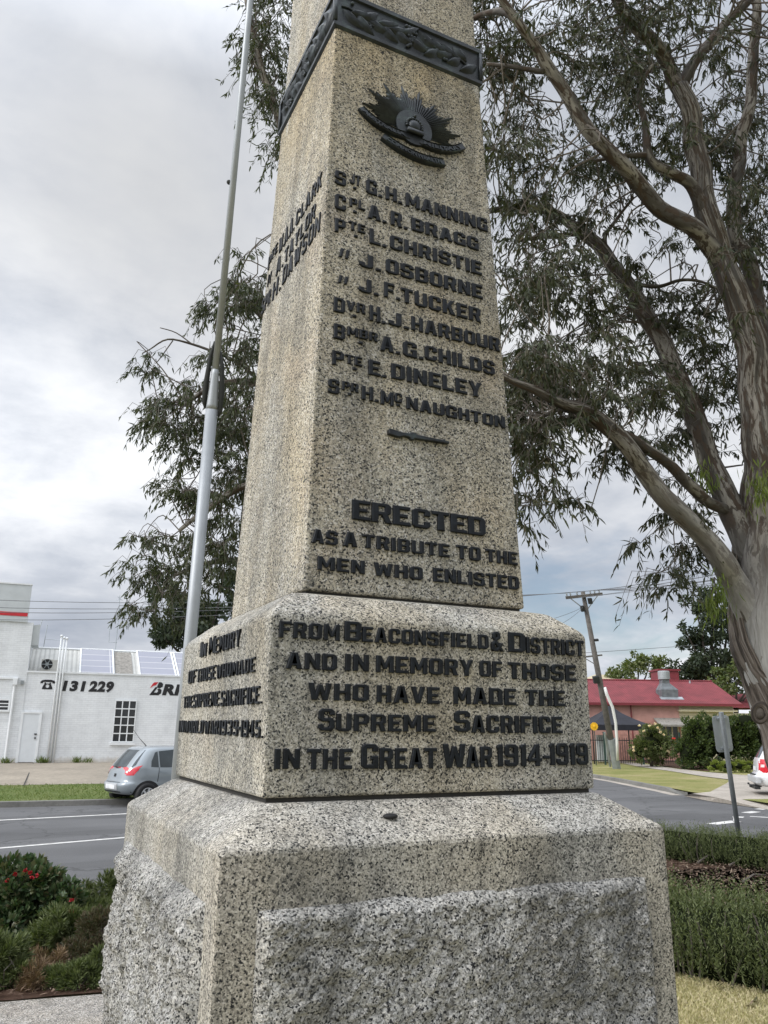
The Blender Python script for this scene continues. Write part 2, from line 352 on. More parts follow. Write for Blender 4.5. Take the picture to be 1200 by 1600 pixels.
M['cream_board'] = corrug('cream_weatherboard', (.56, .50, .34), 2, 6, .7)
M['beige_roof'] = simple('beige_roof', (.42, .36, .24), .8)
M['gazebo'] = simple('navy_canvas', (.014, .015, .022), .8, vary=.3, scale=2)
M['yellow'] = simple('sunflower_yellow', (.75, .42, .01), .5)
M['red_sign'] = simple('red_sign', (.65, .03, .03), .5)
M['green_post'] = simple('green_steel', (.02, .05, .04), .5)
M['pale_panel'] = simple('pale_panel', (.42, .46, .47), .5)
def glassm(name, col, rough=.05):
    m, t, b, o = new_mat(name)
    n = t.noise(objc(t), 2.5, 3); t.set(b.inputs['Base Color'], t.ramp(n, [(.3, tuple(x*.7 for x in col)), (.7, tuple(x*1.3 for x in col))]))
    b.inputs['Roughness'].default_value = rough; b.inputs['Specular IOR Level'].default_value = .6; return m
M['dark_glass'] = glassm('dark_window_glass', (.02, .022, .025), .12)
M['car_glass'] = glassm('tinted_car_glass', (.035, .045, .05))
M['silver_paint'] = simple('silver_blue_paint', (.26, .29, .31), .30, .35, vary=.03, scale=2, coat=.8)
M['white_car'] = simple('white_car_paint', (.68, .69, .70), .3, .05, vary=.03, scale=2, coat=.8)
M['grey_plastic'] = simple('grey_plastic', (.40, .41, .42), .5, vary=.05)
M['tail_red'] = simple('tail_lamp_red', (.55, .012, .025), .15, vary=.3, scale=18, coat=1.0)
M['lamp_clear'] = simple('lamp_clear', (.8, .6, .58), .2, coat=1.0)
M['rim'] = simple('alloy_rim', (.55, .56, .57), .35, .6)
M['plate'] = simple('number_plate', (.72, .73, .74), .5)

# ------------------------------------------------------------------ mesh tools
class MB:
    def __init__(s): s.v = []; s.f = []; s.uv = {}
    def add(s, verts, faces, uvs=None):
        o = len(s.v); s.v.extend([tuple(map(float, p)) for p in verts])
        for i, f in enumerate(faces):
            if uvs is not None: s.uv[len(s.f)] = uvs[i]
            s.f.append([o+k for k in f])
        return s
    def box(s, c, size, ex=(1, 0, 0), ey=(0, 1, 0), ez=(0, 0, 1)):
        c = np.array(c, float); ex, ey, ez = (np.array(e, float) for e in (ex, ey, ez)); sx, sy, sz = (k/2 for k in size)
        vs = [c+ex*a*sx+ey*b*sy+ez*d*sz for d in (-1, 1) for b in (-1, 1) for a in (-1, 1)]
        return s.add(vs, [(0, 2, 3, 1), (4, 5, 7, 6), (0, 1, 5, 4), (2, 6, 7, 3), (0, 4, 6, 2), (1, 3, 7, 5)])
    def frustum(s, rings, cap0=True, cap1=True):
        n = len(rings[0]); vs = [p for r in rings for p in r]; fs = []
        for i in range(len(rings)-1):
            for k in range(n):
                a, b = i*n+k, i*n+(k+1) % n; fs.append((a, b, b+n, a+n))
        if cap0: fs.append(tuple(range(n-1, -1, -1)))
        if cap1: fs.append(tuple(range((len(rings)-1)*n, len(rings)*n)))
        return s.add(vs, fs)
    def tube(s, path, radii, n=8, caps=True, wob=0.0, seed=0):
        P = np.array(path, float); m = len(P)
        if np.isscalar(radii): radii = [radii]*m
        T = np.gradient(P, axis=0); T /= np.linalg.norm(T, axis=1)[:, None]+1e-9
        a = np.array([0, 0, 1.]) if abs(T[0][2]) < .9 else np.array([1., 0, 0])
        x = np.cross(a, T[0]); x /= np.linalg.norm(x)
        rings = []; L = 0; Ls = []
        for i in range(m):
            x = x-T[i]*(x@T[i]); x /= np.linalg.norm(x); y = np.cross(T[i], x)
            if i: L += np.linalg.norm(P[i]-P[i-1])
            Ls.append(L); ring = []
            for k in range(n):
                th = 2*math.pi*k/n; r = radii[i]
                if wob:
                    q = Vector((math.cos(th)*1.2+seed, math.sin(th)*1.2, L*1.1)); r *= 1+wob*mnoise.fractal(q, 1, 2, 3)
                ring.append(P[i]+x*math.cos(th)*r+y*math.sin(th)*r)
            rings.append(ring)
        o = len(s.v); s.v.extend([tuple(map(float, p)) for r in rings for p in r])
        for i in range(m-1):
            for k in range(n):
                k2 = (k+1) % n
                s.uv[len(s.f)] = [(k/n*radii[0]*6.28, Ls[i]), ((k+1)/n*radii[0]*6.28, Ls[i]), ((k+1)/n*radii[0]*6.28, Ls[i+1]), (k/n*radii[0]*6.28, Ls[i+1])]
                s.f.append([o+i*n+k, o+i*n+k2, o+(i+1)*n+k2, o+(i+1)*n+k])
        if caps:
            s.f.append([o+k for k in range(n-1, -1, -1)]); s.f.append([o+(m-1)*n+k for k in range(n)])
        return s
    def prism(s, poly, o, ex, ey, en, d0, d1):           # poly in (ex,ey), extruded from d0 to d1 along en
        o, ex, ey, en = (np.array(k, float) for k in (o, ex, ey, en)); n = len(poly)
        vs = [o+ex*a+ey*b+en*d for d in (d0, d1) for a, b in poly]
        return s.add(vs, [tuple(range(n-1, -1, -1)), tuple(range(n, 2*n))]+[(k, (k+1) % n, (k+1) % n+n, k+n) for k in range(n)])
    def lathe(s, prof, c, axis=(0, 0, 1), n=24):
        ax = np.array(axis, float); ax /= np.linalg.norm(ax); a = np.array([1., 0, 0]) if abs(ax[0]) < .9 else np.array([0, 1., 0])
        x = np.cross(a, ax); x /= np.linalg.norm(x); y = np.cross(ax, x); c = np.array(c, float)
        return s.frustum([[c+ax*h+x*r*math.cos(2*math.pi*k/n)+y*r*math.sin(2*math.pi*k/n) for k in range(n)] for r, h in prof])
    def ball(s, c, r, n=10, m=6, sq=(1, 1, 1)):
        c = np.array(c, float); rings = []
        for i in range(m+1):
            ph = math.pi*(i+.02)/(m+.04)-math.pi/2
            rings.append([c+np.array([math.cos(ph)*math.cos(2*math.pi*k/n)*sq[0], math.cos(ph)*math.sin(2*math.pi*k/n)*sq[1], math.sin(ph)*sq[2]])*r for k in range(n)])
        return s.frustum(rings)
    def build(s, name, mat, parent=None, smooth=False, bevel=0.0, seg=2, subsurf=0):
        off = np.array(parent.location) if (parent is not None and parent.get('_world', 1)) else np.zeros(3)
        if parent is not None and parent.parent is not None:
            off = np.array(parent.parent.location) if parent.parent.get('_world', 1) else np.zeros(3)
        me = bpy.data.meshes.new(name)
        me.from_pydata([(a-off[0], b-off[1], c-off[2]) for a, b, c in s.v], [], s.f)
        if s.uv:
            uvl = me.uv_layers.new(name='UVMap'); data = np.zeros((len(me.loops), 2), np.float32)
            for fi, q in s.uv.items():
                p = me.polygons[fi]
                for k, c in zip(range(p.loop_start, p.loop_start+p.loop_total), q): data[k] = c
            uvl.data.foreach_set('uv', data.ravel())
        if bevel:
            bm = bmesh.new(); bm.from_mesh(me)
            bmesh.ops.recalc_face_normals(bm, faces=bm.faces)
            bmesh.ops.bevel(bm, geom=[e for e in bm.edges if e.is_manifold and e.calc_face_angle(0) > .25], offset=bevel, segments=seg, affect='EDGES', profile=.5, clamp_overlap=True)
            bm.to_mesh(me); bm.free()
        me.materials.append(mat)
        if smooth:
            me.polygons.foreach_set('use_smooth', [True]*len(me.polygons))
        ob = bpy.data.objects.new(name, me); SC.collection.objects.link(ob)
        if parent is not None: ob.parent = parent
        if subsurf:
            sm = ob.modifiers.new('smooth', 'SUBSURF'); sm.levels = subsurf; sm.render_levels = subsurf
        return ob

def thing(name, label, cat, loc=(0, 0, 0), rz=0.0, group=None, world=True):
    o = bpy.data.objects.new(name, None); SC.collection.objects.link(o); o.empty_display_size = .2
    o.location = tuple(map(float, loc)); o.rotation_euler = (0, 0, rz); o['label'] = label; o['category'] = cat
    o['_world'] = 1 if world else 0
    if group: o['group'] = group
    return o
def tag(o, label, cat, group=None):
    o['label'] = label; o['category'] = cat
    if group: o['group'] = group
    return o
def struct(o, kind='structure'): o['kind'] = kind; return o

def leaf_obj(name, P, Dv, Ln, Wd, mat, parent=None, seed=0, bend=.15, flat=False):
    """many small lanceolate leaves: base P, direction Dv, length, width"""
    rng = np.random.default_rng(seed); n = len(P)
    P = np.asarray(P, float); Dv = np.asarray(Dv, float); Dv = Dv/(np.linalg.norm(Dv, axis=1)[:, None]+1e-9)
    Ln = np.broadcast_to(Ln, (n,))[:, None]; Wd = np.broadcast_to(Wd, (n,))[:, None]
    rv = rng.normal(size=(n, 3)) if not flat else np.tile([0, 0, 1.], (n, 1))+rng.normal(size=(n, 3))*.2
    S = np.cross(Dv, rv); S /= np.linalg.norm(S, axis=1)[:, None]+1e-9
    N = np.cross(S, Dv)
    b = bend*Ln*rng.uniform(-1, 1, (n, 1))
    V = np.stack([P, P+Dv*Ln*.3+S*Wd*.5+N*b*.5, P+Dv*Ln*.3-S*Wd*.5+N*b*.5, P+Dv*Ln*.65+S*Wd*.4+N*b*.6, P+Dv*Ln*.65-S*Wd*.4+N*b*.6, P+Dv*Ln], 1).reshape(-1, 3)
    if parent is not None: V = V-np.array(parent.location)
    base = (np.arange(n)*6)[:, None]
    loops = np.concatenate([base+[0, 2, 1], base+[1, 2, 4, 3], base+[3, 4, 5]], 1).ravel().astype(np.int32)
    starts = ((np.arange(n)*10)[:, None]+[0, 3, 7]).ravel().astype(np.int32)
    me = bpy.data.meshes.new(name); me.vertices.add(len(V)); me.vertices.foreach_set('co', V.astype(np.float32).ravel())
    me.loops.add(len(loops)); me.loops.foreach_set('vertex_index', loops)
    me.polygons.add(len(starts)); me.polygons.foreach_set('loop_start', starts)
    me.update(calc_edges=True); me.validate(); me.materials.append(mat)
    ob = bpy.data.objects.new(name, me); SC.collection.objects.link(ob)
    if parent is not None: ob.parent = parent
    return ob

# ------------------------------------------------------------------ the ground, roads, kerbs
def sheet(name, pts, z, mat, kind='structure'):
    mb = MB(); mb.add([(p[0], p[1], z if len(p) < 3 else p[2]) for p in pts], [tuple(range(len(pts)))])
    return struct(mb.build(name, mat), kind)
n = 48
g = MB(); g.add([(900*math.cos(2*math.pi*k/n), 900*math.sin(2*math.pi*k/n), -.03) for k in range(n)], [tuple(range(n))])
struct(g.build('ground', M['far_ground']))
sheet('road', [(-160, -120), (70, -120), (70, 140), (-160, 140)], 0.0, M['asphalt'])

def rr(d, x0=-60, x1=13, y0=-60, y1=8.2, rad=6.5, n=10):   # rounded outline of the park corner, inset by d
    x0, x1, y0, y1 = x0+d, x1-d, y0+d, y1-d; q = max(rad-d, .4); out = []
    for cx, cy, a0 in ((x1-q, y1-q, 0), (x0+q, y1-q, 90), (x0+q, y0+q, 180), (x1-q, y0+q, 270)):
        for k in range(n+1):
            a = R(a0+90*k/n); out.append((cx+q*math.cos(a), cy+q*math.sin(a)))
    return out
def park_z(x, y):
    d = min(13-x, 8.2-y)
    s = min(1, max(0, (d-.3)/2.7)); s = s*s*(3-2*s); return .12+.33*s
kb = MB(); kb.frustum([[(x, y, z) for x, y in rr(d)] for d, z in ((0, -.02), (.02, .12), (.16, .125), (.16, .10))], False, False)
struct(kb.build('kerb', M['kerb']))
lw = MB(); ds = [.16, .3, .7, 1.2, 1.8, 2.4, 3.0, 6.0]
lw.frustum([[(x, y, .12+.33*(lambda s: s*s*(3-2*s))(min(1, max(0, (d-.3)/2.7)))) for x, y in rr(d)] for d in ds], False, True)
struct(lw.build('lawn', M['lawn'], smooth=True))

# north-west side: kerb, grass verge, concrete forecourt sloping up to the workshop
kA, kB = G(0, 1262, 0), G(160, 1258, 0)
kd = (kB-kA)/np.linalg.norm(kB-kA); kn = np.array([-kd[1], kd[0], 0])
def NW(s, d, z): p = kA+kd*s+kn*d; return (p[0], p[1], z)
ss = list(np.linspace(-70, 9, 20))
kb = MB(); kb.frustum([[NW(s, d, z) for d, z in ((0, -.02), (.02, .13), (.17, .14), (.17, .1))] for s in ss], True, True)
struct(kb.build('kerb', M['kerb']))
gEdge = np.dot(G(80, 1227, .22)-kA, kn)
vg = MB(); rows = [(.17, .13), (1.5, .16), (3, .20), (gEdge, .24)]
vg.frustum([[NW(s, d, z) for d, z in rows] for s in ss], False, False)
vg.f = [f for f in vg.f if True]
vg2 = MB(); K = len(rows)
vg2.add([NW(s, d, z) for s in ss for d, z in rows], [(i*K+j, (i+1)*K+j, (i+1)*K+j+1, i*K+j+1) for i in range(len(ss)-1) for j in range(K-1)])
struct(vg2.build('verge', M['verge_green']))
fc = MB(); rows = [(gEdge, .245), (gEdge+4, .38), (gEdge+8, .5), (gEdge+30, .55)]; K = 4
fc.add([NW(s, d, z) for s in ss for d, z in rows], [(i*K+j, (i+1)*K+j, (i+1)*K+j+1, i*K+j+1) for i in range(len(ss)-1) for j in range(K-1)])
struct(fc.build('forecourt', M['concrete']))
# joint across the forecourt
jm = MB(); a = G(52, 1193, .5); b = G(37, 1228, .25); pp = np.linspace(a, b, 6); dd = np.array([.018, .004, 0])
jm.add([tuple(p+s*dd+np.array([0, 0, .012])) for p in pp for s in (-1, 1)], [(2*i, 2*i+1, 2*i+3, 2*i+2) for i in range(5)])
struct(jm.build('paving_joint', M['joint']))

# east side of the cross street
ek = [G(u, v, 0) for u, v in ((930, 1216), (960, 1221), (1000, 1229), (1040, 1237), (1066, 1243))]
e0 = ek[0]+(ek[0]-ek[2])/np.linalg.norm(ek[0]-ek[2])*70
dE = (ek[3]-ek[4]); dE[2] = 0; dE /= np.linalg.norm(dE)
e9 = G(1195, 1263, 0); e10 = e9-dE*60
line = [e0]+ek+[e9, e10]
def off_line(L, d, z):
    out = []
    for i in range(len(L)):
        a = L[max(0, i-1)]; b = L[min(len(L)-1, i+1)]; t = (b-a); t[2] = 0; t = t/np.linalg.norm(t); nrm = np.array([-t[1], t[0], 0])
        p = L[i]+nrm*d; out.append((p[0], p[1], z))
    return out
def strip(name, rows, mat, kind='structure', extra=None):
    mb = MB(); m = len(rows[0]); mb.add([p for r in rows for p in r], [(i*m+j, i*m+j+1, (i+1)*m+j+1, (i+1)*m+j) for i in range(len(rows)-1) for j in range(m-1)])
    return struct(mb.build(name, mat), kind)
kl = line[:6]
def drop(r_): return r_[:-1]+[(r_[-1][0], r_[-1][1], -.02)]
strip('kerb', [off_line(kl, 0, -.02), drop(off_line(kl, .02, .13)), drop(off_line(kl, .18, .14)), off_line(kl, .18, .10)], M['kerb'])
strip('gutter', [off_line(kl, -.35, .006), off_line(kl, 0.0, .006)], M['path'])
strip('verge', [off_line(line, .18, .13), off_line(line, 3.5, .16), off_line(line, 7, .18), off_line(line, 120, .4)], M['verge_dry'])
# driveway crossing and footpath
def fp(pts, z, name, mat): return sheet(name, [tuple(G(u, v, z)) for u, v in pts], z, mat)
strip('driveway', [[tuple(G(u, v, z)) for u, v, z in ((1068, 1243.5, .01), (1110, 1252, .01), (1195, 1264, .01), (1300, 1284, .01))],
                   [tuple(G(u, v, z)) for u, v, z in ((1082, 1240, .15), (1120, 1246, .15), (1210, 1247, .15), (1330, 1262, .15))],
                   [tuple(G(u, v, z)) for u, v, z in ((1110, 1237, .17), (1150, 1241, .17), (1230, 1236, .17), (1360, 1245, .17))],
                   [tuple(G(u, v, z)) for u, v, z in ((1135, 1224, .187), (1180, 1228, .187), (1260, 1224, .185), (1400, 1230, .185))],
                   [tuple(G(u, v, z)) for u, v, z in ((1150, 1212, .20), (1200, 1213, .20), (1290, 1210, .20), (1420, 1214, .20))]], M['path'])
strip('footpath', [[tuple(G(u, v, .186)) for u, v in ((900, 1184), (960, 1190), (1000, 1198), (1050, 1205), (1100, 1213), (1150, 1219), (1260, 1230))],
                   [tuple(G(u, v, .19)) for u, v in ((900, 1181), (960, 1186.5), (1000, 1193), (1050, 1200), (1100, 1206), (1150, 1210), (1260, 1218))]], M['path'])

# painted lines
def paint_line(pts, wd, name='road_marking'):
    P = [np.array(p) for p in pts]; mb = MB(); vs = []
    for i in range(len(P)):
        t = P[min(i+1, len(P)-1)]-P[max(0, i-1)]; t /= np.linalg.norm(t); nrm = np.array([-t[1], t[0], 0])*wd/2
        vs += [P[i]-nrm, P[i]+nrm]
    mb.add(vs, [(2*i, 2*i+2, 2*i+3, 2*i+1) for i in range(len(P)-1)]); return struct(mb.build(name, M['paint']))
Z4 = .004
a, b = G(0, 1281.5, Z4), G(195, 1271.5, Z4); paint_line([a-(b-a)*9, a, b, b+(b-a)*2.2], .15)
a, b = G(0, 1325, Z4), G(195, 1308.5, Z4); paint_line([a-(b-a)*9, a, b, b+(b-a)*1.6], .13)
for pts, wd in (([(1112, 1287.5), (1150, 1283)], .28), ([(1145, 1276), (1162, 1277)], .3), ([(1165, 1270), (1182, 1268)], .25), ([(1185, 1264.5), (1200, 1263)], .25), ([(1150, 1284), (1150, 1275)], .12), ([(1172, 1275.5), (1230, 1279)], .14)):
    paint_line([G(u, v, Z4) for u, v in pts], wd)

# ------------------------------------------------------------------ the war memorial
Q = .9876
mem = thing('war_memorial', 'tall tapering granite obelisk with black raised names on a rough stone plinth', 'war memorial', (0, 0, .45))
def sq(a, z): return [(-a, -a*Q, z), (a, -a*Q, z), (a, a*Q, z), (-a, a*Q, z)]
ZP, ZB, ZBT, ZS, ZT = 1.7915, 1.881, 2.335, 2.411, 4.443
AP, AB, AS, AT, AC = .6313, .5, .371, .3005, .3101
ZG = .45
# plinth body (smooth margins) with the weathering at its top
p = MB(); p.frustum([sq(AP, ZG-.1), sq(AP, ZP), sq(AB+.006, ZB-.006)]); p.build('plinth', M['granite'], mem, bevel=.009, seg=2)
j = MB(); j.frustum([sq(AB-.012, ZB-.02), sq(AB-.012, ZB+.02)]); j.build('mortar_joint', M['joint'], mem)
# rock-faced panels on the plinth
def rock(name, o, ex, n, W, z0, z1, amp, nu, nv, seed, edge=.05):
    o, ex, n = (np.array(k, float) for k in (o, ex, n)); mb = MB(); vs = []
    for jv in range(nv+1):
        for iu in range(nu+1):
            a, b = iu/nu, jv/nv; x = a*W; z = z0+(z1-z0)*b
            wob = .007*mnoise.noise(Vector((x*11, z*11, seed)))
            e = min(x+wob, W-x+wob, (z1-z)+wob, (z-z0)+.3)/edge
            e = max(0, min(1, e)); e = e**.6
            q = Vector((x*3.2+seed, z*3.2, seed*.7)); e = e*e*(3-2*e)
            h = .55+.38*mnoise.fractal(q, 1.0, 2.1, 3)+.14*mnoise.fractal(q*7, .8, 2.2, 4)
            # chipped facets
            cell = mnoise.voronoi(q*2.2)[0]; h += .42*(cell[1]-cell[0]); cell = mnoise.voronoi(q*6.5+Vector((3, 1, 2)))[0]; h += .26*(cell[1]-cell[0]); cell = mnoise.voronoi(q*15)[0]; h += .13*(cell[1]-cell[0])
            vs.append(o+ex*x+np.array([0, 0, z])+n*(-.009+e*(.006+amp*max(.05, h))))
    w1 = nu+1
    mb.add(vs, [(jv*w1+iu, jv*w1+iu+1, (jv+1)*w1+iu+1, (jv+1)*w1+iu) for jv in range(nv) for iu in range(nu)])
    return mb.build(name, M['granite_rough'], mem, smooth=False)
m1 = .085
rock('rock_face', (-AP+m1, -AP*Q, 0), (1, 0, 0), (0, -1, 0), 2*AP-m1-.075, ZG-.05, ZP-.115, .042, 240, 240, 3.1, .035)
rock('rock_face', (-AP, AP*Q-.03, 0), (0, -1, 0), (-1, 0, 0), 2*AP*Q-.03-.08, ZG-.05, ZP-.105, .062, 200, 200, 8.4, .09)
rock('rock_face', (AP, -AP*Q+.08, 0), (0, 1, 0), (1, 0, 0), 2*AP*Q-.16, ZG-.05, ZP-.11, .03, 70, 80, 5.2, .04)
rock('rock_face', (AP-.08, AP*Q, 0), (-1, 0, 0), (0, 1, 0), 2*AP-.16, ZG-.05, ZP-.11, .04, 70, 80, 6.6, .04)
# inscription block
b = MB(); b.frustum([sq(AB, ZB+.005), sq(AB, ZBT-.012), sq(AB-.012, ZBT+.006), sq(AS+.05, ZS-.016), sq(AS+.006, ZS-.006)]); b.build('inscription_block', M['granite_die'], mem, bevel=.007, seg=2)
j = MB(); j.frustum([sq(AS-.012, ZS-.02), sq(AS-.012, ZS+.02)]); j.build('mortar_joint', M['joint'], mem)
# shaft
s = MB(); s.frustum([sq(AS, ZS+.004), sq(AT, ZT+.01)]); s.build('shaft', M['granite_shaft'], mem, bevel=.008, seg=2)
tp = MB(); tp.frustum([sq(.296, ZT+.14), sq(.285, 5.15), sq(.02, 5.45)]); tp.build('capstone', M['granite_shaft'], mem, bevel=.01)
# bronze collar
c = MB(); c.frustum([sq(AC-.008, ZT), sq(AC, ZT+.008), sq(AC, ZT+.022), sq(AC-.008, ZT+.026), sq(AC-.008, ZT+.150), sq(AC, ZT+.154), sq(AC, ZT+.170), sq(AC-.006, ZT+.178)])
collar = c.build('bronze_collar', M['bronze'], mem)
def leaf_relief(mb, o, ex, ez, n, cx, cz, L, W, ang, h=.012):
    ca, sa = math.cos(ang), math.sin(ang); o, ex, ez, n = (np.array(k, float) for k in (o, ex, ez, n))
    prof = [(0, 0), (.18, .62), (.42, 1), (.72, .7), (1, 0)]
    def P(a, b, d): return o+ex*(cx+ca*a*L-sa*b*W)+ez*(cz+sa*a*L+ca*b*W)+n*d
    vs = []
    for a, bb in prof: vs += [P(a, -bb*.5, 0), P(a, -bb*.25, h*.55*min(1, bb+.2)), P(a, 0, h*(.35 if a in (0, 1) else 1)), P(a, bb*.25, h*.55*min(1, bb+.2)), P(a, bb*.5, 0)]
    mb.add(vs, [(i*5+k, i*5+k+1, (i+1)*5+k+1, (i+1)*5+k) for i in range(4) for k in range(4)])
rnd = random.Random(5)
for o, ex, nn, W in (((-AC, -(AC-.008)*Q, 0), (1, 0, 0), (0, -1, 0), 2*AC), ((-(AC-.008), AC*Q, 0), (0, -1, 0), (-1, 0, 0), 2*AC*Q), ((AC-.008, -AC*Q, 0), (0, 1, 0), (1, 0, 0), 2*AC*Q)):
    rm = MB(); zc = ZT+.088
    rm.tube([np.array(o)+np.array(ex)*x+np.array([0, 0, zc+.018*math.sin(x*30)])+np.array(nn)*.003 for x in np.linspace(.03, W-.03, 24)], .004, 6)
    x = .035; k = 0
    while x < W-.10:
        s_ = 1 if k % 2 else -1; back = x > W/2
        ang = rnd.uniform(.25, .7)*s_; L = rnd.uniform(.075, .1)
        if back: leaf_relief(rm, o, ex, (0, 0, 1), nn, x+L, zc, L, .05, math.pi-ang, .016)
        else: leaf_relief(rm, o, ex, (0, 0, 1), nn, x, zc, L, .05, ang, .016)
        if k % 3 == 0:
            for _ in range(2): rm.ball(np.array(o)+np.array(ex)*(x+.03+rnd.uniform(-.01, .01))+np.array([0, 0, zc-s_*rnd.uniform(.02, .045)])+np.array(nn)*.004, .007, 8, 5)
        x += .026; k += 1
    for r_ in range(5):
        for q in range(4-abs(r_-1)): rm.ball(np.array(o)+np.array(ex)*(W/2-.02+q*.012+r_*.004)+np.array([0, 0, zc+.045-r_*.02])+np.array(nn)*.005, .0075, 8, 5)
    for x in (.006, W-.006): rm.box(np.array(o)+np.array(ex)*x+np.array([0, 0, zc])+np.array(nn)*.004, (.012, .012, .124), ex, nn)
    rm.build('laurel_relief', M['bronze'], collar, smooth=True)

# raised lettering --------------------------------------------------
_tc = {}
def glyphs(txt, offset=.036):
    if (txt, offset) in _tc: return _tc[(txt, offset)]
    cu = bpy.data.curves.new('t', 'FONT'); cu.body = txt; cu.offset = offset; cu.extrude = .5; cu.bevel_depth = .012; cu.bevel_resolution = 0; cu.resolution_u = 3; cu.space_character = 1.06+offset
    ob = bpy.data.objects.new('t', cu); SC.collection.objects.link(ob)
    dg = bpy.context.evaluated_depsgraph_get(); dg.update()
    me = bpy.data.meshes.new_from_object(ob.evaluated_get(dg))
    V = np.array([v.co[:] for v in me.vertices]); F = [tuple(p.vertices) for p in me.polygons]
    bpy.data.objects.remove(ob); bpy.data.curves.remove(cu); bpy.data.meshes.remove(me)
    _tc[(txt, offset)] = (V, F); return V, F
capV = glyphs('H')[0]; CAP0, CAP1 = capV[:, 1].min(), capV[:, 1].max()
def put_text(mb, txt, bl, br, H, n, depth, offset=.036, x0=None, x1=None, cap=True, sink=.001, ez=(0, 0, 1), flare=False, thin=0.0):
    """text between baseline points bl and br on a face with outward normal n"""
    V, F = block_glyphs(txt, flare, thin); bl, br, n, ez = (np.array(k, float) for k in (bl, br, n, ez))
    lo, hi = (V[:, 0].min(), V[:, 0].max()); e = br-bl
    if cap: y0, y1 = -.1, 10.1
    else: y0, y1 = V[:, 1].min(), V[:, 1].max()
    X = (V[:, 0]-lo)/(hi-lo); Y = (V[:, 1]-y0)/(y1-y0); Zd = (V[:, 2]-V[:, 2].min())/(V[:, 2].max()-V[:, 2].min())
    P = bl+X[:, None]*e+Y[:, None]*H*ez+(Zd*(depth+sink)-sink)[:, None]*n
    mb.add(P, F)
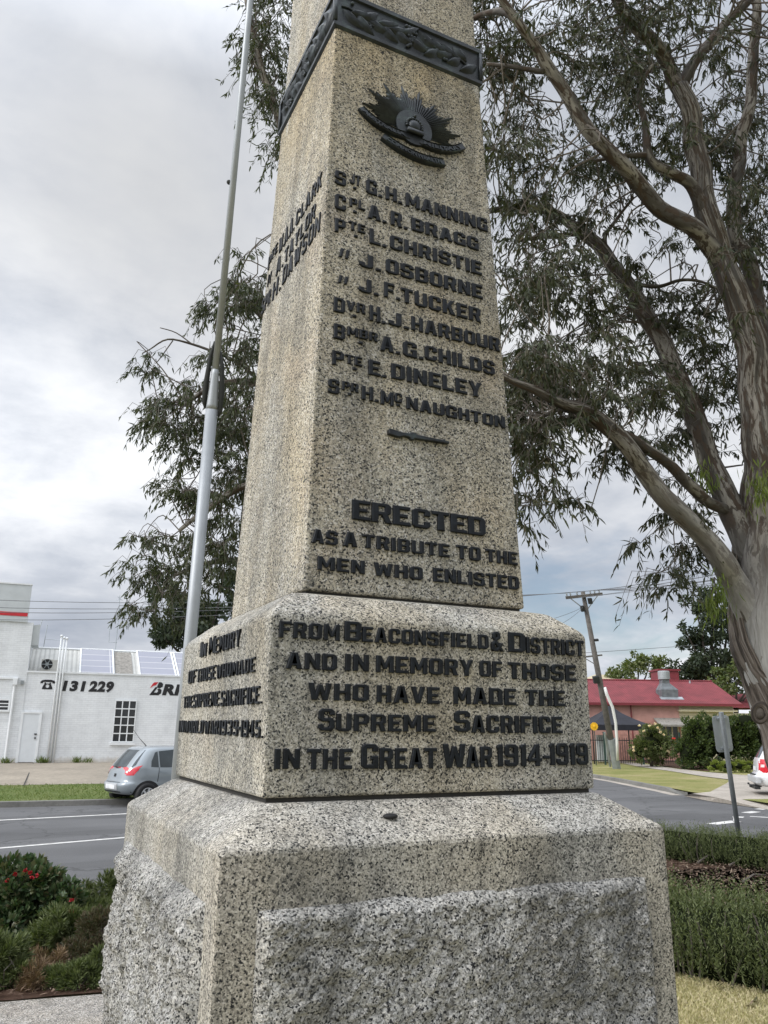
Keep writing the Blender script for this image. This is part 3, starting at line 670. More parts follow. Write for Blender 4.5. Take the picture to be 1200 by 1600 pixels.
# heavy block capitals with cut corners, drawn on a grid ten units high
BH = [(2, 5.7), (3.7, 5.7), (4, 6), (4, 8), (3.7, 8.3), (2, 8.3)]
BLOCK = {
 'A': (6.4, [[(0, 0), (1.9, 10), (4.5, 10), (6.4, 0), (4.3, 0), (4.0, 1.9), (2.4, 1.9), (2.1, 0)], [(2.65, 3.5), (3.75, 3.5), (3.2, 7.2)]]),
 'B': (6, [[(0, 0), (4.8, 0), (6, 1.2), (6, 4.4), (5.4, 5.1), (6, 5.8), (6, 8.8), (4.8, 10), (0, 10)], [(2, 1.7), (3.7, 1.7), (4, 2), (4, 4), (3.7, 4.3), (2, 4.3)], BH]),
 'C': (6, [[(1.2, 0), (4.8, 0), (6, 1.2), (6, 3.6), (4, 3.6), (4, 1.8), (2, 1.8), (2, 8.2), (4, 8.2), (4, 6.4), (6, 6.4), (6, 8.8), (4.8, 10), (1.2, 10), (0, 8.8), (0, 1.2)]]),
 'D': (6, [[(0, 0), (4.6, 0), (6, 1.4), (6, 8.6), (4.6, 10), (0, 10)], [(2, 1.8), (3.6, 1.8), (4, 2.2), (4, 7.8), (3.6, 8.2), (2, 8.2)]]),
 'E': (5.4, [[(0, 0), (5.4, 0), (5.4, 1.9), (2, 1.9), (2, 4.1), (4.6, 4.1), (4.6, 5.9), (2, 5.9), (2, 8.1), (5.4, 8.1), (5.4, 10), (0, 10)]]),
 'F': (5.4, [[(0, 0), (2, 0), (2, 4.1), (4.6, 4.1), (4.6, 5.9), (2, 5.9), (2, 8.1), (5.4, 8.1), (5.4, 10), (0, 10)]]),
 'G': (6, [[(1.2, 0), (6, 0), (6, 5.2), (3.3, 5.2), (3.3, 3.6), (4, 3.6), (4, 1.8), (2, 1.8), (2, 8.2), (4, 8.2), (4, 6.8), (6, 6.8), (6, 8.8), (4.8, 10), (1.2, 10), (0, 8.8), (0, 1.2)]]),
 'H': (6, [[(0, 0), (2, 0), (2, 4.1), (4, 4.1), (4, 0), (6, 0), (6, 10), (4, 10), (4, 5.9), (2, 5.9), (2, 10), (0, 10)]]),
 'I': (2.1, [[(0, 0), (2.1, 0), (2.1, 10), (0, 10)]]),
 'J': (5, [[(1.1, 0), (3.9, 0), (5, 1.1), (5, 10), (3, 10), (3, 1.8), (2, 1.8), (2, 3.6), (0, 3.6), (0, 1.1)]]),
 'K': (6.2, [[(0, 0), (2, 0), (2, 3.4), (2.6, 4.3), (4, 0), (6.2, 0), (4.0, 6.1), (6, 10), (3.8, 10), (2, 6.4), (2, 10), (0, 10)]]),
 'L': (5.2, [[(0, 0), (5.2, 0), (5.2, 1.9), (2, 1.9), (2, 10), (0, 10)]]),
 'M': (7.4, [[(0, 0), (1.9, 0), (1.9, 5.6), (3.1, 2), (4.3, 2), (5.5, 5.6), (5.5, 0), (7.4, 0), (7.4, 10), (5.3, 10), (3.7, 5.2), (2.1, 10), (0, 10)]]),
 'N': (6, [[(0, 0), (1.9, 0), (1.9, 5.4), (4.1, 0), (6, 0), (6, 10), (4.1, 10), (4.1, 4.6), (1.9, 10), (0, 10)]]),
 'O': (6, [[(1.2, 0), (4.8, 0), (6, 1.2), (6, 8.8), (4.8, 10), (1.2, 10), (0, 8.8), (0, 1.2)], [(2.3, 1.8), (3.7, 1.8), (4, 2.1), (4, 7.9), (3.7, 8.2), (2.3, 8.2), (2, 7.9), (2, 2.1)]]),
 'P': (6, [[(0, 0), (2, 0), (2, 3.9), (4.8, 3.9), (6, 5.1), (6, 8.8), (4.8, 10), (0, 10)], BH]),
 'R': (6.1, [[(0, 0), (2, 0), (2, 3.9), (3, 3.9), (4, 0), (6.1, 0), (5, 4.1), (6, 5.1), (6, 8.8), (4.8, 10), (0, 10)], BH]),
 'S': (6, [[(1.2, 0), (4.8, 0), (6, 1.2), (6, 4.6), (4.8, 5.8), (2.3, 5.8), (2, 6.1), (2, 8), (2.3, 8.3), (4, 8.3), (4, 7), (6, 7), (6, 8.8), (4.8, 10), (1.2, 10), (0, 8.8), (0, 5.3), (1.2, 4.1), (3.7, 4.1), (4, 3.8), (4, 2), (3.7, 1.7), (2, 1.7), (2, 3), (0, 3), (0, 1.2)]]),
 'T': (5.8, [[(1.9, 0), (3.9, 0), (3.9, 8.1), (5.8, 8.1), (5.8, 10), (0, 10), (0, 8.1), (1.9, 8.1)]]),
 'U': (6, [[(1.2, 0), (4.8, 0), (6, 1.2), (6, 10), (4, 10), (4, 1.8), (2, 1.8), (2, 10), (0, 10), (0, 1.2)]]),
 'V': (6.2, [[(2.2, 0), (4.0, 0), (6.2, 10), (4.1, 10), (3.1, 4), (2.1, 10), (0, 10)]]),
 'W': (8.4, [[(1.4, 0), (3.2, 0), (4.2, 5), (5.2, 0), (7, 0), (8.4, 10), (6.4, 10), (5.9, 4.8), (5.0, 9), (3.4, 9), (2.5, 4.8), (2, 10), (0, 10)]]),
 'Y': (6.2, [[(2.1, 0), (4.1, 0), (4.1, 3.8), (6.2, 10), (4.1, 10), (3.1, 6.4), (2.1, 10), (0, 10), (2.1, 3.8)]]),
 '&': (6.6, [[(1, 0), (3.4, 0), (4.2, .9), (5, 0), (6.6, 0), (5.3, 2), (6.2, 4.4), (4.6, 4.4), (4.3, 3.5), (3.2, 5.3), (4.8, 6.6), (4.8, 8.8), (3.7, 10), (1.8, 10), (.8, 8.8), (.8, 7), (1.6, 5.5), (0, 3.8), (0, 1)], [(1.9, 1.7), (2.9, 1.7), (3.2, 2.1), (2.2, 3.8), (1.8, 3.3)], [(2.4, 6.7), (3.1, 7.3), (3.1, 8.3), (2.5, 8.3)]]),
 '1': (2.6, [[(.5, 0), (2.6, 0), (2.6, 10), (.9, 10), (0, 9), (0, 7.9), (.5, 7.9)]]),
 '9': (6, [[(1.2, 0), (4.8, 0), (6, 1.2), (6, 8.8), (4.8, 10), (1.2, 10), (0, 8.8), (0, 5.2), (1.2, 4), (4, 4), (4, 1.8), (2, 1.8), (2, 3), (0, 3), (0, 1.2)], [(2.3, 5.7), (4, 5.7), (4, 8), (3.7, 8.3), (2.3, 8.3), (2, 8), (2, 6)]]),
 '4': (6.3, [[(3.4, 0), (5.3, 0), (5.3, 2), (6.3, 2), (6.3, 3.7), (5.3, 3.7), (5.3, 10), (3.4, 10), (0, 3.9), (0, 2), (3.4, 2)], [(1.8, 3.7), (3.4, 3.7), (3.4, 6.8)]]),
 '3': (6, [[(1.2, 0), (4.8, 0), (6, 1.2), (6, 4.3), (5.3, 5.1), (6, 5.9), (6, 8.8), (4.8, 10), (1.2, 10), (0, 8.8), (0, 7), (2, 7), (2, 8.3), (4, 8.3), (4, 6), (2.6, 6), (2.6, 4.2), (4, 4.2), (4, 1.7), (2, 1.7), (2, 3), (0, 3), (0, 1.2)]]),
 '5': (6, [[(1.2, 0), (4.8, 0), (6, 1.2), (6, 5), (4.8, 6.2), (2, 6.2), (2, 8.2), (5.6, 8.2), (5.6, 10), (0, 10), (0, 4.4), (4, 4.4), (4, 1.8), (2, 1.8), (2, 3), (0, 3), (0, 1.2)]]),
 '.': (1.9, [[(0, 0), (1.9, 0), (1.9, 1.8), (0, 1.8)]]),
 '-': (3, [[(0, 4), (3, 4), (3, 5.9), (0, 5.9)]]),
 '"': (4.6, [[(0, 5.6), (1.1, 5.6), (2.1, 10), (.5, 10)], [(2.5, 5.6), (3.6, 5.6), (4.6, 10), (3, 10)]])}
_bc = {}
def block_glyphs(txt, flare=False, thin=0.0):
    if (txt, flare, thin) in _bc: return _bc[(txt, flare, thin)]
    cu = bpy.data.curves.new('t', 'CURVE'); cu.dimensions = '2D'; cu.fill_mode = 'BOTH'; cu.extrude = .5; cu.bevel_depth = .34; cu.bevel_resolution = 0; cu.offset = -.38-thin
    x = 0
    for ch in txt:
        wch, polys = BLOCK[ch]
        for poly in polys:
            sp = cu.splines.new('POLY'); sp.points.add(len(poly)-1); sp.use_cyclic_u = True
            for p, (a, b) in zip(sp.points, poly):
                if flare: a += (.45 if a > wch/2 else -.45)*max(0, abs(b-5)/5-.55)*1.6
                p.co = (x+a, b, 0, 1)
        x += wch+(.9+thin*1.5 if ch != '.' else .6)
    ob = bpy.data.objects.new('t', cu); SC.collection.objects.link(ob)
    dg = bpy.context.evaluated_depsgraph_get(); dg.update(); me = bpy.data.meshes.new_from_object(ob.evaluated_get(dg))
    V = np.array([v.co[:] for v in me.vertices]); F = [tuple(p.vertices) for p in me.polygons]
    bpy.data.objects.remove(ob); bpy.data.curves.remove(cu); bpy.data.meshes.remove(me)
    _bc[(txt, flare, thin)] = (V, F); return V, F
# planes: block front / left, shaft front / left
nBF, nBL = np.array([0, -1., 0]), np.array([-1., 0, 0])
sl_ = (AS-AT)/(ZT-ZS); nSF = np.array([0, -1., sl_*Q]); nSF /= np.linalg.norm(nSF); nSL = np.array([-1., 0, sl_]); nSL /= np.linalg.norm(nSL)
eSF = np.array([0, sl_*Q, 1.]); eSF /= np.linalg.norm(eSF); eSL = np.array([sl_, 0, 1.]); eSL /= np.linalg.norm(eSL)
PBF, PBL, PSF, PSL = np.array([0, -AB*Q, 0]), np.array([-AB, 0, 0]), np.array([0, -AS*Q, ZS]), np.array([-AS, 0, ZS])
def inscribe(rows, p0, n, crop, ez, depth, ofs=.036):
    ox, oy, sc = crop
    for chunks in rows:
        word = MB(); prev = None
        for t, a, b_, c_, d, e in chunks:
            bl, br, tl = PL(ox+a*sc, oy+b_*sc, p0, n), PL(ox+c_*sc, oy+d*sc, p0, n), PL(ox+a*sc, oy+e*sc, p0, n)
            m = (bl@ez+br@ez)/2; bl = bl-ez*(bl@ez-m); br = br-ez*(br@ez-m)
            H = (tl-bl)@ez; H = max(H, .008); x0 = bl[0]+bl[1]*-np.sign(abs(n[0])-.5)
            if prev is not None and np.linalg.norm(bl-prev) > .016: word.build('raised_word', M['lead'], mem); word = MB()
            put_text(word, t, bl, br, H, n, depth, ez=ez, cap=t not in ('"', '.', '-'), flare=(t == 'ERECTED'), thin=.28 if ofs == .03 else 0.0); prev = br
        word.build('raised_word', M['lead'], mem)
SH = [[('S', 350, 112, 400, 120, 45), ('JT', 418, 108, 465, 122, 62), ('.', 432, 132, 446, 135, 122), ('G.', 490, 155, 560, 168, 85), ('H.', 577, 182, 650, 197, 118), ('MANNING', 667, 208, 1032, 324, 148)],
      [('C', 350, 222, 400, 232, 150), ('PL', 416, 212, 485, 228, 170), ('.', 432, 238, 448, 242, 228), ('A.', 497, 265, 580, 284, 198), ('R.', 600, 296, 674, 312, 228), ('BRAGG', 693, 316, 992, 408, 258)],
      [('P', 350, 325, 398, 332, 260), ('TE', 412, 312, 485, 334, 274), ('.', 436, 346, 452, 350, 336), ('L.', 505, 375, 580, 395, 306), ('CHRISTIE', 597, 400, 1006, 517, 336)],
      [('"', 370, 436, 418, 446, 395), ('J.', 460, 478, 555, 500, 415), ('OSBORNE', 578, 508, 1010, 622, 440)],
      [('"', 365, 552, 412, 560, 515), ('J.', 458, 592, 545, 608, 525), ('F.', 570, 612, 640, 632, 545), ('TUCKER', 645, 632, 1002, 732, 570)],
      [('D', 345, 680, 395, 688, 612), ('VR', 402, 672, 486, 692, 628), ('.', 430, 703, 446, 706, 692), ('H.', 505, 718, 575, 738, 648), ('J.', 590, 738, 680, 760, 676), ('HARBOUR', 692, 758, 1087, 862, 698)],
      [('B', 345, 800, 395, 806, 730), ('MBR', 406, 786, 541, 816, 744), ('.', 456, 822, 474, 826, 812), ('A.', 552, 852, 640, 872, 784), ('G.', 655, 876, 745, 896, 808), ('CHILDS', 752, 890, 1064, 967, 828)],
      [('P', 338, 916, 390, 925, 850), ('TE', 396, 908, 472, 926, 868), ('.', 430, 938, 446, 942, 928), ('E.', 500, 960, 580, 976, 892), ('DINELEY', 602, 978, 1006, 1064, 908)],
      [('S', 320, 1042, 370, 1050, 976), ('PR', 382, 1028, 456, 1044, 988), ('.', 410, 1052, 424, 1054, 1042), ('H.', 470, 1070, 545, 1086, 1008), ('M', 555, 1094, 612, 1102, 1030), ('C', 617, 1082, 650, 1090, 1040), ('.', 626, 1100, 640, 1103, 1090), ('NAUGHTON', 670, 1110, 1110, 1204, 1058)]]
inscribe(SH, PSF, nSF, (400, 250, .35), eSF, .0075)
ER = [[('ERECTED', 312, 378, 908, 454, 287)],
      [('AS', 130, 484, 248, 494, 418), ('A', 272, 497, 335, 503, 430), ('TRIBUTE', 358, 504, 747, 548, 442), ('TO', 778, 554, 886, 564, 490), ('THE', 910, 566, 1050, 584, 508)],
      [('MEN', 158, 602, 368, 622, 540), ('WHO', 410, 628, 627, 650, 568), ('ENLISTED', 675, 656, 1057, 692, 592)]]
inscribe(ER, PSF, nSF, (440, 680, .35), eSF, .0085, .042)
BF = [[('FROM', 300, 166, 462, 174, 120), ('B', 475, 174, 520, 177, 120), ('EACONSFIELD', 523, 178, 861, 196, 135), ('&', 868, 201, 902, 205, 148), ('D', 915, 203, 960, 208, 150), ('ISTRICT', 963, 208, 1117, 216, 163)],
      [('AND', 318, 250, 455, 253, 203), ('IN', 477, 254, 540, 257, 208), ('MEMORY', 560, 259, 820, 269, 212), ('OF', 838, 270, 898, 273, 226), ('THOSE', 914, 275, 1096, 285, 230)],
      [('WHO', 378, 332, 540, 337, 285), ('HAVE', 562, 339, 730, 344, 292), ('MADE', 768, 344, 935, 347, 296), ('THE', 960, 347, 1066, 351, 304)],
      [('S', 405, 415, 448, 416, 354), ('UPREME', 453, 416, 719, 419, 368), ('S', 770, 418, 812, 419, 360), ('ACRIFICE', 816, 419, 1059, 424, 372)],
      [('IN', 287, 517, 355, 518, 462), ('THE', 374, 518, 495, 519, 462), ('G', 520, 517, 565, 517, 449), ('REAT', 569, 517, 723, 516, 460), ('W', 739, 515, 800, 514, 449), ('AR', 802, 514, 871, 513, 456), ('1914', 884, 512, 1004, 509, 450), ('-', 1007, 490, 1024, 489, 482), ('1919', 1026, 509, 1128, 505, 447)]]
inscribe(BF, PBF, nBF, (260, 900, .58333), np.array([0, 0, 1.]), .008)
LF = [[('I', 318, 492, 342, 488, 318), ('N', 348, 488, 388, 482, 335), ('M', 420, 468, 482, 452, 262), ('EMORY', 490, 450, 772, 376, 265)],
      [('OF', 185, 797, 270, 782, 640), ('THOSE', 285, 777, 492, 748, 622), ('WHO', 510, 737, 672, 712, 575), ('MADE', 690, 706, 942, 664, 540)],
      [('THE', 130, 1072, 232, 1066, 930), ('SUPREME', 242, 1066, 532, 1052, 905), ('SACRIFICE.', 556, 1050, 1022, 1030, 865)],
      [('IN', 78, 1344, 132, 1348, 1200), ('WORLD', 145, 1350, 356, 1362, 1202), ('WAR', 374, 1364, 522, 1372, 1200), ('1939', 536, 1374, 746, 1394, 1195), ('-', 756, 1310, 778, 1312, 1290), ('1945.', 785, 1398, 1032, 1420, 1195)]]
inscribe(LF, PBL, nBL, (270, 960, .13746), np.array([0, 0, 1.]), .006, .03)
LS = [[('P', 112, 1050, 138, 1010, 945), ('TE', 142, 960, 195, 880, 890), ('W.A.A.', 208, 905, 345, 690, 780), ('CLARK', 360, 665, 590, 290, 545)],
      [('"', 108, 1190, 138, 1150, 1110), ('A.', 182, 1110, 245, 1010, 975), ('TAYLOR', 258, 995, 532, 575, 880)],
      [('SPR', 55, 1450, 130, 1340, 1330), ('H.', 150, 1325, 222, 1220, 1180), ('DAWSON', 240, 1185, 572, 695, 1040)]]
inscribe(LS, PSL, nSL, (400, 240, .175), eSL, .006, .03)

# small bronze rifle under the names
a, b_ = PL(400+585*.35, 250+1216*.35, PSF, nSF), PL(400+855*.35, 250+1268*.35, PSF, nSF)
zc = (a[2]+b_[2])/2; a[2] = b_[2] = zc; a[1] = b_[1] = (a[1]+b_[1])/2; Lr = b_[0]-a[0]
rf = MB(); poly = [(0, -.0065), (.16*Lr, -.010), (.26*Lr, -.004), (.34*Lr, -.006), (.36*Lr, -.011), (.40*Lr, -.011), (.41*Lr, -.006), (.72*Lr, -.0045), (Lr, -.003), (Lr, .003), (.93*Lr, .003), (.92*Lr, .007), (.90*Lr, .007), (.89*Lr, .0035), (.45*Lr, .005), (.42*Lr, .009), (.36*Lr, .009), (.34*Lr, .005), (.22*Lr, .004), (.02*Lr, .0085), (0, .006)]
rf.prism([(x, y*1.25) for x, y in poly], a, (1, 0, 0), eSF, nSF, -.001, .014); rf.build('rifle_ornament', M['bronze'], mem, bevel=.0015, seg=1)

# rising-sun badge
bc = PL(540+640/6, 120+500/6, PSF, nSF); tl_ = PL(540+150/6, 120+400/6, PSF, nSF); tr_ = PL(540+1085/6, 120+760/6, PSF, nSF)
HW = (tr_[0]-tl_[0])/2; bc[0] = (tr_[0]+tl_[0])/2
topz = PL(540+440/6, 120+95/6, PSF, nSF)[2]; botz = PL(540+800/6, 120+825/6, PSF, nSF)[2]
bc = PSF+(bc-PSF)-nSF*((bc-PSF)@nSF)
def BP(x, y, d): return bc+np.array([1., 0, 0])*x*HW+eSF*y*HW+nSF*d
badge = MB(); badge.prism([(.36*math.cos(a)*HW, .36*math.sin(a)*HW) for a in np.linspace(0, 2*math.pi, 28, endpoint=False)], bc, (1, 0, 0), eSF, nSF, -.001, .012)
bb = badge.build('rising_sun_badge', M['bronze'], mem)
rm = MB(); NR = 45
for k in range(NR):
    a = R(-8+196*k/(NR-1)); c_ = k % 5
    L = {0: .98, 1: .80, 2: .72, 3: .74, 4: .86}[c_]*(1+.06*abs(math.sin(a*3)))
    if 55 < math.degrees(a) < 125: L *= .92
    w_ = .030; d = np.array([math.cos(a), math.sin(a)]); s_ = np.array([-d[1], d[0]])
    def q(rad, side, h):
        p_ = d*rad+s_*side; return BP(p_[0], p_[1]*.95, h)
    vs = [q(.28, -.018, .003), q(.28, 0, .0085), q(.28, .018, .003), q(L*.9, -w_, .003), q(L*.9, 0, .0085), q(L*.9, w_, .003), q(L, -.010, .001), q(L, 0, .006), q(L, .010, .001)]
    rm.add(vs, [(0, 1, 4, 3), (1, 2, 5, 4), (3, 4, 7, 6), (4, 5, 8, 7), (6, 7, 8)])
rm.prism([(.62*HW*math.cos(R(-8+196*k/30)), .60*HW*math.sin(R(-8+196*k/30))) for k in range(31)], bc, (1, 0, 0), eSF, nSF, -.001, .0032)
rm.build('sun_ray', M['bronze'], bb)
cr = MB()
for k in range(12):
    a = R(-10+200*k/11); cr.ball(BP(.155*math.cos(a), .02+.155*math.sin(a), .014), .006, 8, 5)
cr.lathe([(.12*HW, 0), (.115*HW, .008), (.07*HW, .014), (.01, .016)], BP(0, .02, .010), nSF, 20)
cr.box(BP(0, -.13, .018), (.32*HW, .016, .07*HW), (1, 0, 0), nSF, eSF); cr.ball(BP(0, .22, .018), .007)
cr.build('crown', M['bronze'], bb, smooth=True)
def scroll(pts, wd, txt, h0=.006):
    mb = MB(); P = np.array(pts); rows = []
    for i, (x, y) in enumerate(P):
        t = P[min(i+1, len(P)-1)]-P[max(i-1, 0)]; t = t/np.linalg.norm(t); nn = np.array([-t[1], t[0]])*wd/2
        lift = h0+.006*math.sin(math.pi*i/(len(P)-1))
        rows.append([BP(x-nn[0], y-nn[1], 0), BP(x-nn[0], y-nn[1], lift+.005), BP(x-nn[0]*.86, y-nn[1]*.86, lift+.008), BP(x-nn[0]*.76, y-nn[1]*.76, lift+.004), BP(x+nn[0]*.76, y+nn[1]*.76, lift+.004), BP(x+nn[0]*.86, y+nn[1]*.86, lift+.008), BP(x+nn[0], y+nn[1], lift+.005), BP(x+nn[0], y+nn[1], 0)])
    mb.frustum(rows)
    ob = mb.build('scroll', M['bronze'], bb)
    tm = MB(); i0, i1 = 1, len(P)-2; V, F = glyphs(txt, .02); x0, x1 = V[:, 0].min(), V[:, 0].max(); out = []
    for vx, vy, vz in V:
        f = (vx-x0)/(x1-x0)*(i1-i0)+i0; i = min(int(f), len(P)-2); fr = f-i; c2 = P[i]*(1-fr)+P[i+1]*fr; t = P[i+1]-P[i]; t = t/np.linalg.norm(t); nn = np.array([-t[1], t[0]])
        yy = ((vy-CAP0)/(CAP1-CAP0)-.5)*wd*.55; lift = h0+.006*math.sin(math.pi*f/(len(P)-1))
        out.append(BP(c2[0]+nn[0]*yy, c2[1]+nn[1]*yy, lift+.003+(.004 if vz > 0 else 0)))
    tm.add(out, F); tm.build('scroll_lettering', M['bronze'], bb)
def arc(p0, p1, p2, n=16): return [tuple((1-t)**2*np.array(p0)+2*t*(1-t)*np.array(p1)+t*t*np.array(p2)) for t in np.linspace(0, 1, n)]
scroll(arc((-1.03, .02), (-.72, -.34), (-.10, -.22)), .14, 'AUSTRALIA')
scroll(arc((.10, -.24), (.66, -.36), (1.03, .02)), .14, 'MILITARY')
scroll(arc((-.62, -.42), (-.02, -.74), (.60, -.52), 18), .15, 'COMMONWEALTH', .008)

# little dark chip lying on the ledge
pb = MB(); c0 = PL(610, 1278, (0, -(AP+AB)/2*Q, (ZP+ZB)/2), np.cross((1, 0, 0), np.array([0, (AP-AB)*Q, ZB-ZP]))); pb.ball(c0+np.array([0, 0, .004]), .014, 10, 6, (1.5, 1.0, .5))
tag(pb.build('stone_chip', M['black'], smooth=True), 'small dark chip lying on the sloping stone ledge of the memorial', 'stone chip')

# ------------------------------------------------------------------ flagpole
FT = 5.0
base = D(277.5, 1210, FT); topm = D(336, 585, FT+.15); axis = (topm-base)/np.linalg.norm(topm-base)
fb = base-axis*((base[2]-.45)/axis[2])
flag = thing('flagpole', 'tall silver metal flagpole in two sections rising behind the memorial', 'flagpole', fb)
L1 = np.linalg.norm(D(328, 640, FT+.14)-fb); L2 = np.linalg.norm(D(334, 585, FT+.15)-fb)
fm = MB(); r1 = wpx(9.6, FT); r2 = wpx(5.6, FT)
fm.tube([fb, fb+axis*L1], [r1, r1], 20, True)
fm.tube([fb+axis*L1, fb+axis*(L1+.03), fb+axis*L2, fb+axis*(L2+.06)], [r1, r1*.93, r2*1.1, r2*.9], 20); fm.build('lower_tube', M['pole_metal'], flag, smooth=True)
fm = MB(); fm.tube([fb+axis*(L2-.02), fb+axis*(L2+2.0), fb+axis*(L2+5)], [r2, r2*.92, r2*.7], 16); fm.tube([fb+axis*(L2+.02)+np.array([r2*.8, 0, 0]), fb+axis*(L2+5)+np.array([r2*.6, 0, 0])], .006, 6); fm.build('upper_tube', M['pole_metal'], flag, smooth=True)
fm = MB(); hx = rt*.045
for sgn, q0, q1 in ((-1, .12, -.22), (1, .05, -.28)):
    o = fb+axis*L2
    pts = [o+axis*(q0+.1)+hx*sgn*.5, o+axis*q0+hx*sgn*.9, o+axis*((q0+q1)/2)+hx*sgn*1.15, o+axis*(q1+.04)+hx*sgn*1.2, o+axis*q1+hx*sgn*1.0]
    fm.tube(pts, [.006, .013, .017, .015, .006], 10, wob=.35, seed=sgn)
fm.build('halyard_bundle', M['rope'], flag, smooth=True)
fm = MB(); o = D(354, 292, FT+.3); fm.tube([fb+axis*(np.dot(o-fb, axis))-hx*.25, fb+axis*(np.dot(o-fb, axis))-hx*.55], .014, 8); fm.ball(fb+axis*(np.dot(o-fb, axis))-hx*.6, .016)
fm.build('pulley', M['rope'], flag)
fm = MB(); fm.lathe([(.11, 0), (.11, .03), (.07, .06)], fb, (0, 0, 1), 20); fm.build('base_flange', M['galv'], flag)

# ------------------------------------------------------------------ white workshop
WT = 33.0
W0 = D(42, 1191.5, WT); az = R(-4); wd = np.array([math.cos(az), math.sin(az), 0]); wn = np.array([math.sin(az), -math.cos(az), 0])   # wn faces the camera
def WS(u, v, d=0.0):                        # (s along the wall, height above W0) at distance d in front of the wall
    p = PL(u, v, W0+wn*d, wn); return float((p-W0)@wd), float(p[2]-W0[2])
shop = thing('workshop_building', 'white painted brick workshop with a phone number on its wall and solar panels', 'building', W0, az, world=False)
zb_ = -W0[2]
def wbox(mb, s0, s1, z0, z1, y0, y1):       # y positive = towards the back (local +y), negative = towards the viewer
    mb.box(((s0+s1)/2, (y0+y1)/2, (z0+z1)/2), (s1-s0, abs(y1-y0), z1-z0)); return mb
sT, zT = WS(42, 1050.5); zT2 = WS(283, 1055)[1]
sEnd = sT+15.0
mb = MB(); wbox(mb, sT, sEnd, zb_+.1, zT, 0, .25); wbox(mb, sEnd-.25, sEnd, zb_+.1, zT-.01, .25, 9); mb.build('wall', M['white_brick'], shop)
mb = MB(); wbox(mb, sT-.02, sEnd+.03, zT, zT+.07, -.04, .28); mb.build('wall_coping', M['white_paint'], shop)
# tower at the left
sTr, zTf = WS(53, 973); zTop = WS(40, 914.5)[1]; sFr = WS(60, 915)[0]
mb = MB(); wbox(mb, sT-9, sT+.02, zb_+.1, zTf, -.03, 5); mb.build('tower_wall', M['white_brick'], shop)
mb = MB(); wbox(mb, sT-9.1, sFr-.25, zTf, zTop, -.10, .10); mb.build('fascia', M['grey_fascia'], shop)
mb = MB(); wbox(mb, sT-9.12, sFr-.23, zTop, zTop+.06, -.13, .12); mb.build('fascia_cap', M['white_paint'], shop)
z1, z0 = WS(20, 956.5)[1], WS(20, 962.5)[1]
mb = MB(); wbox(mb, sT-9.1, sFr-.28, z0, z1, -.115, -.10); mb.build('red_stripe', M['red_paint'], shop)
mb = MB(); zq = WS(65, 1008)[1]
mb.add([(sT+.02, .1, zTf-.1), (sT+.02, 1.5, zq), (sT+.02, .1, zq), (sT+.30, .1, zTf-.05), (sT+.30, 1.5, zq), (sT+.30, .1, zq)], [(0, 1, 2), (3, 5, 4), (0, 3, 4, 1), (1, 4, 5, 2), (0, 2, 5, 3)])
mb.build('tower_buttress', M['grey_fascia'], shop)
# sloping roof behind the parapet
RD = 3.2
sR, zR = WS(57, 1013, -RD); zE = zT-.12; ySl = (zR-zE)/(RD-.3)
def roofp(s, y, h=0.0): return (s, y, zE+(y-.3)*ySl+h)
mb = MB(); mb.add([roofp(sT, .3), roofp(sEnd, .3), roofp(sEnd, RD), roofp(sT, RD), (sEnd, RD+6, zE-.6), (sT, RD+6, zE-.6)], [(0, 1, 2, 3), (3, 2, 4, 5)]); mb.build('roof', M['roof_sheet'], shop)
mb = MB(); mb.tube([roofp(sT, RD, .03), roofp(sEnd, RD, .03)], .06, 6); mb.build('ridge_cap', M['white_paint'], shop)
def wsr(u, v):                               # hit the sloped roof
    loc = lambda P: (float((P-W0)@wd), float((P-W0)@-wn), float(P[2]-W0[2]))
    c0 = np.array(loc(CAM)); r = ray(u, v); d = np.array([r@wd, r@-wn, r[2]]); nn = np.array([0, -ySl, 1.0]); p0 = np.array(roofp(0, .3))
    h = c0+d*((p0-c0)@nn)/(d@nn); return h
for u0_, u1_ in ((124, 177), (216, 272), (275, 330)):
    a = wsr(u0_+1, 1046)[0]; b2 = wsr(u1_, 1046)[0]
    pm = MB(); fr = MB(); y0_, y1_ = .45, RD-.06
    pm.add([roofp(a, y0_, .10), roofp(b2, y0_, .10), roofp(b2, y1_, .10), roofp(a, y1_, .10)], [(0, 1, 2, 3)])
    so_ = pm.build('solar_panel', M['solar'], shop)
    for q0, q1 in (((a, y0_), (b2, y0_)), ((a, y1_), (b2, y1_)), ((a, y0_), (a, y1_)), ((b2, y0_), (b2, y1_))): fr.tube([roofp(*q0, .09), roofp(*q1, .09)], .045, 6)
    fr.build('panel_frame', M['white_paint'], so_)
a, b2 = wsr(180, 1046)[0], wsr(207, 1046)[0]
mb = MB(); mb.add([roofp(a, .4, .05), roofp(b2, .4, .05), roofp(b2, RD-.2, .05), roofp(a, RD-.2, .05)], [(0, 1, 2, 3)]); mb.build('roof_patch', M['old_tiles'], shop)
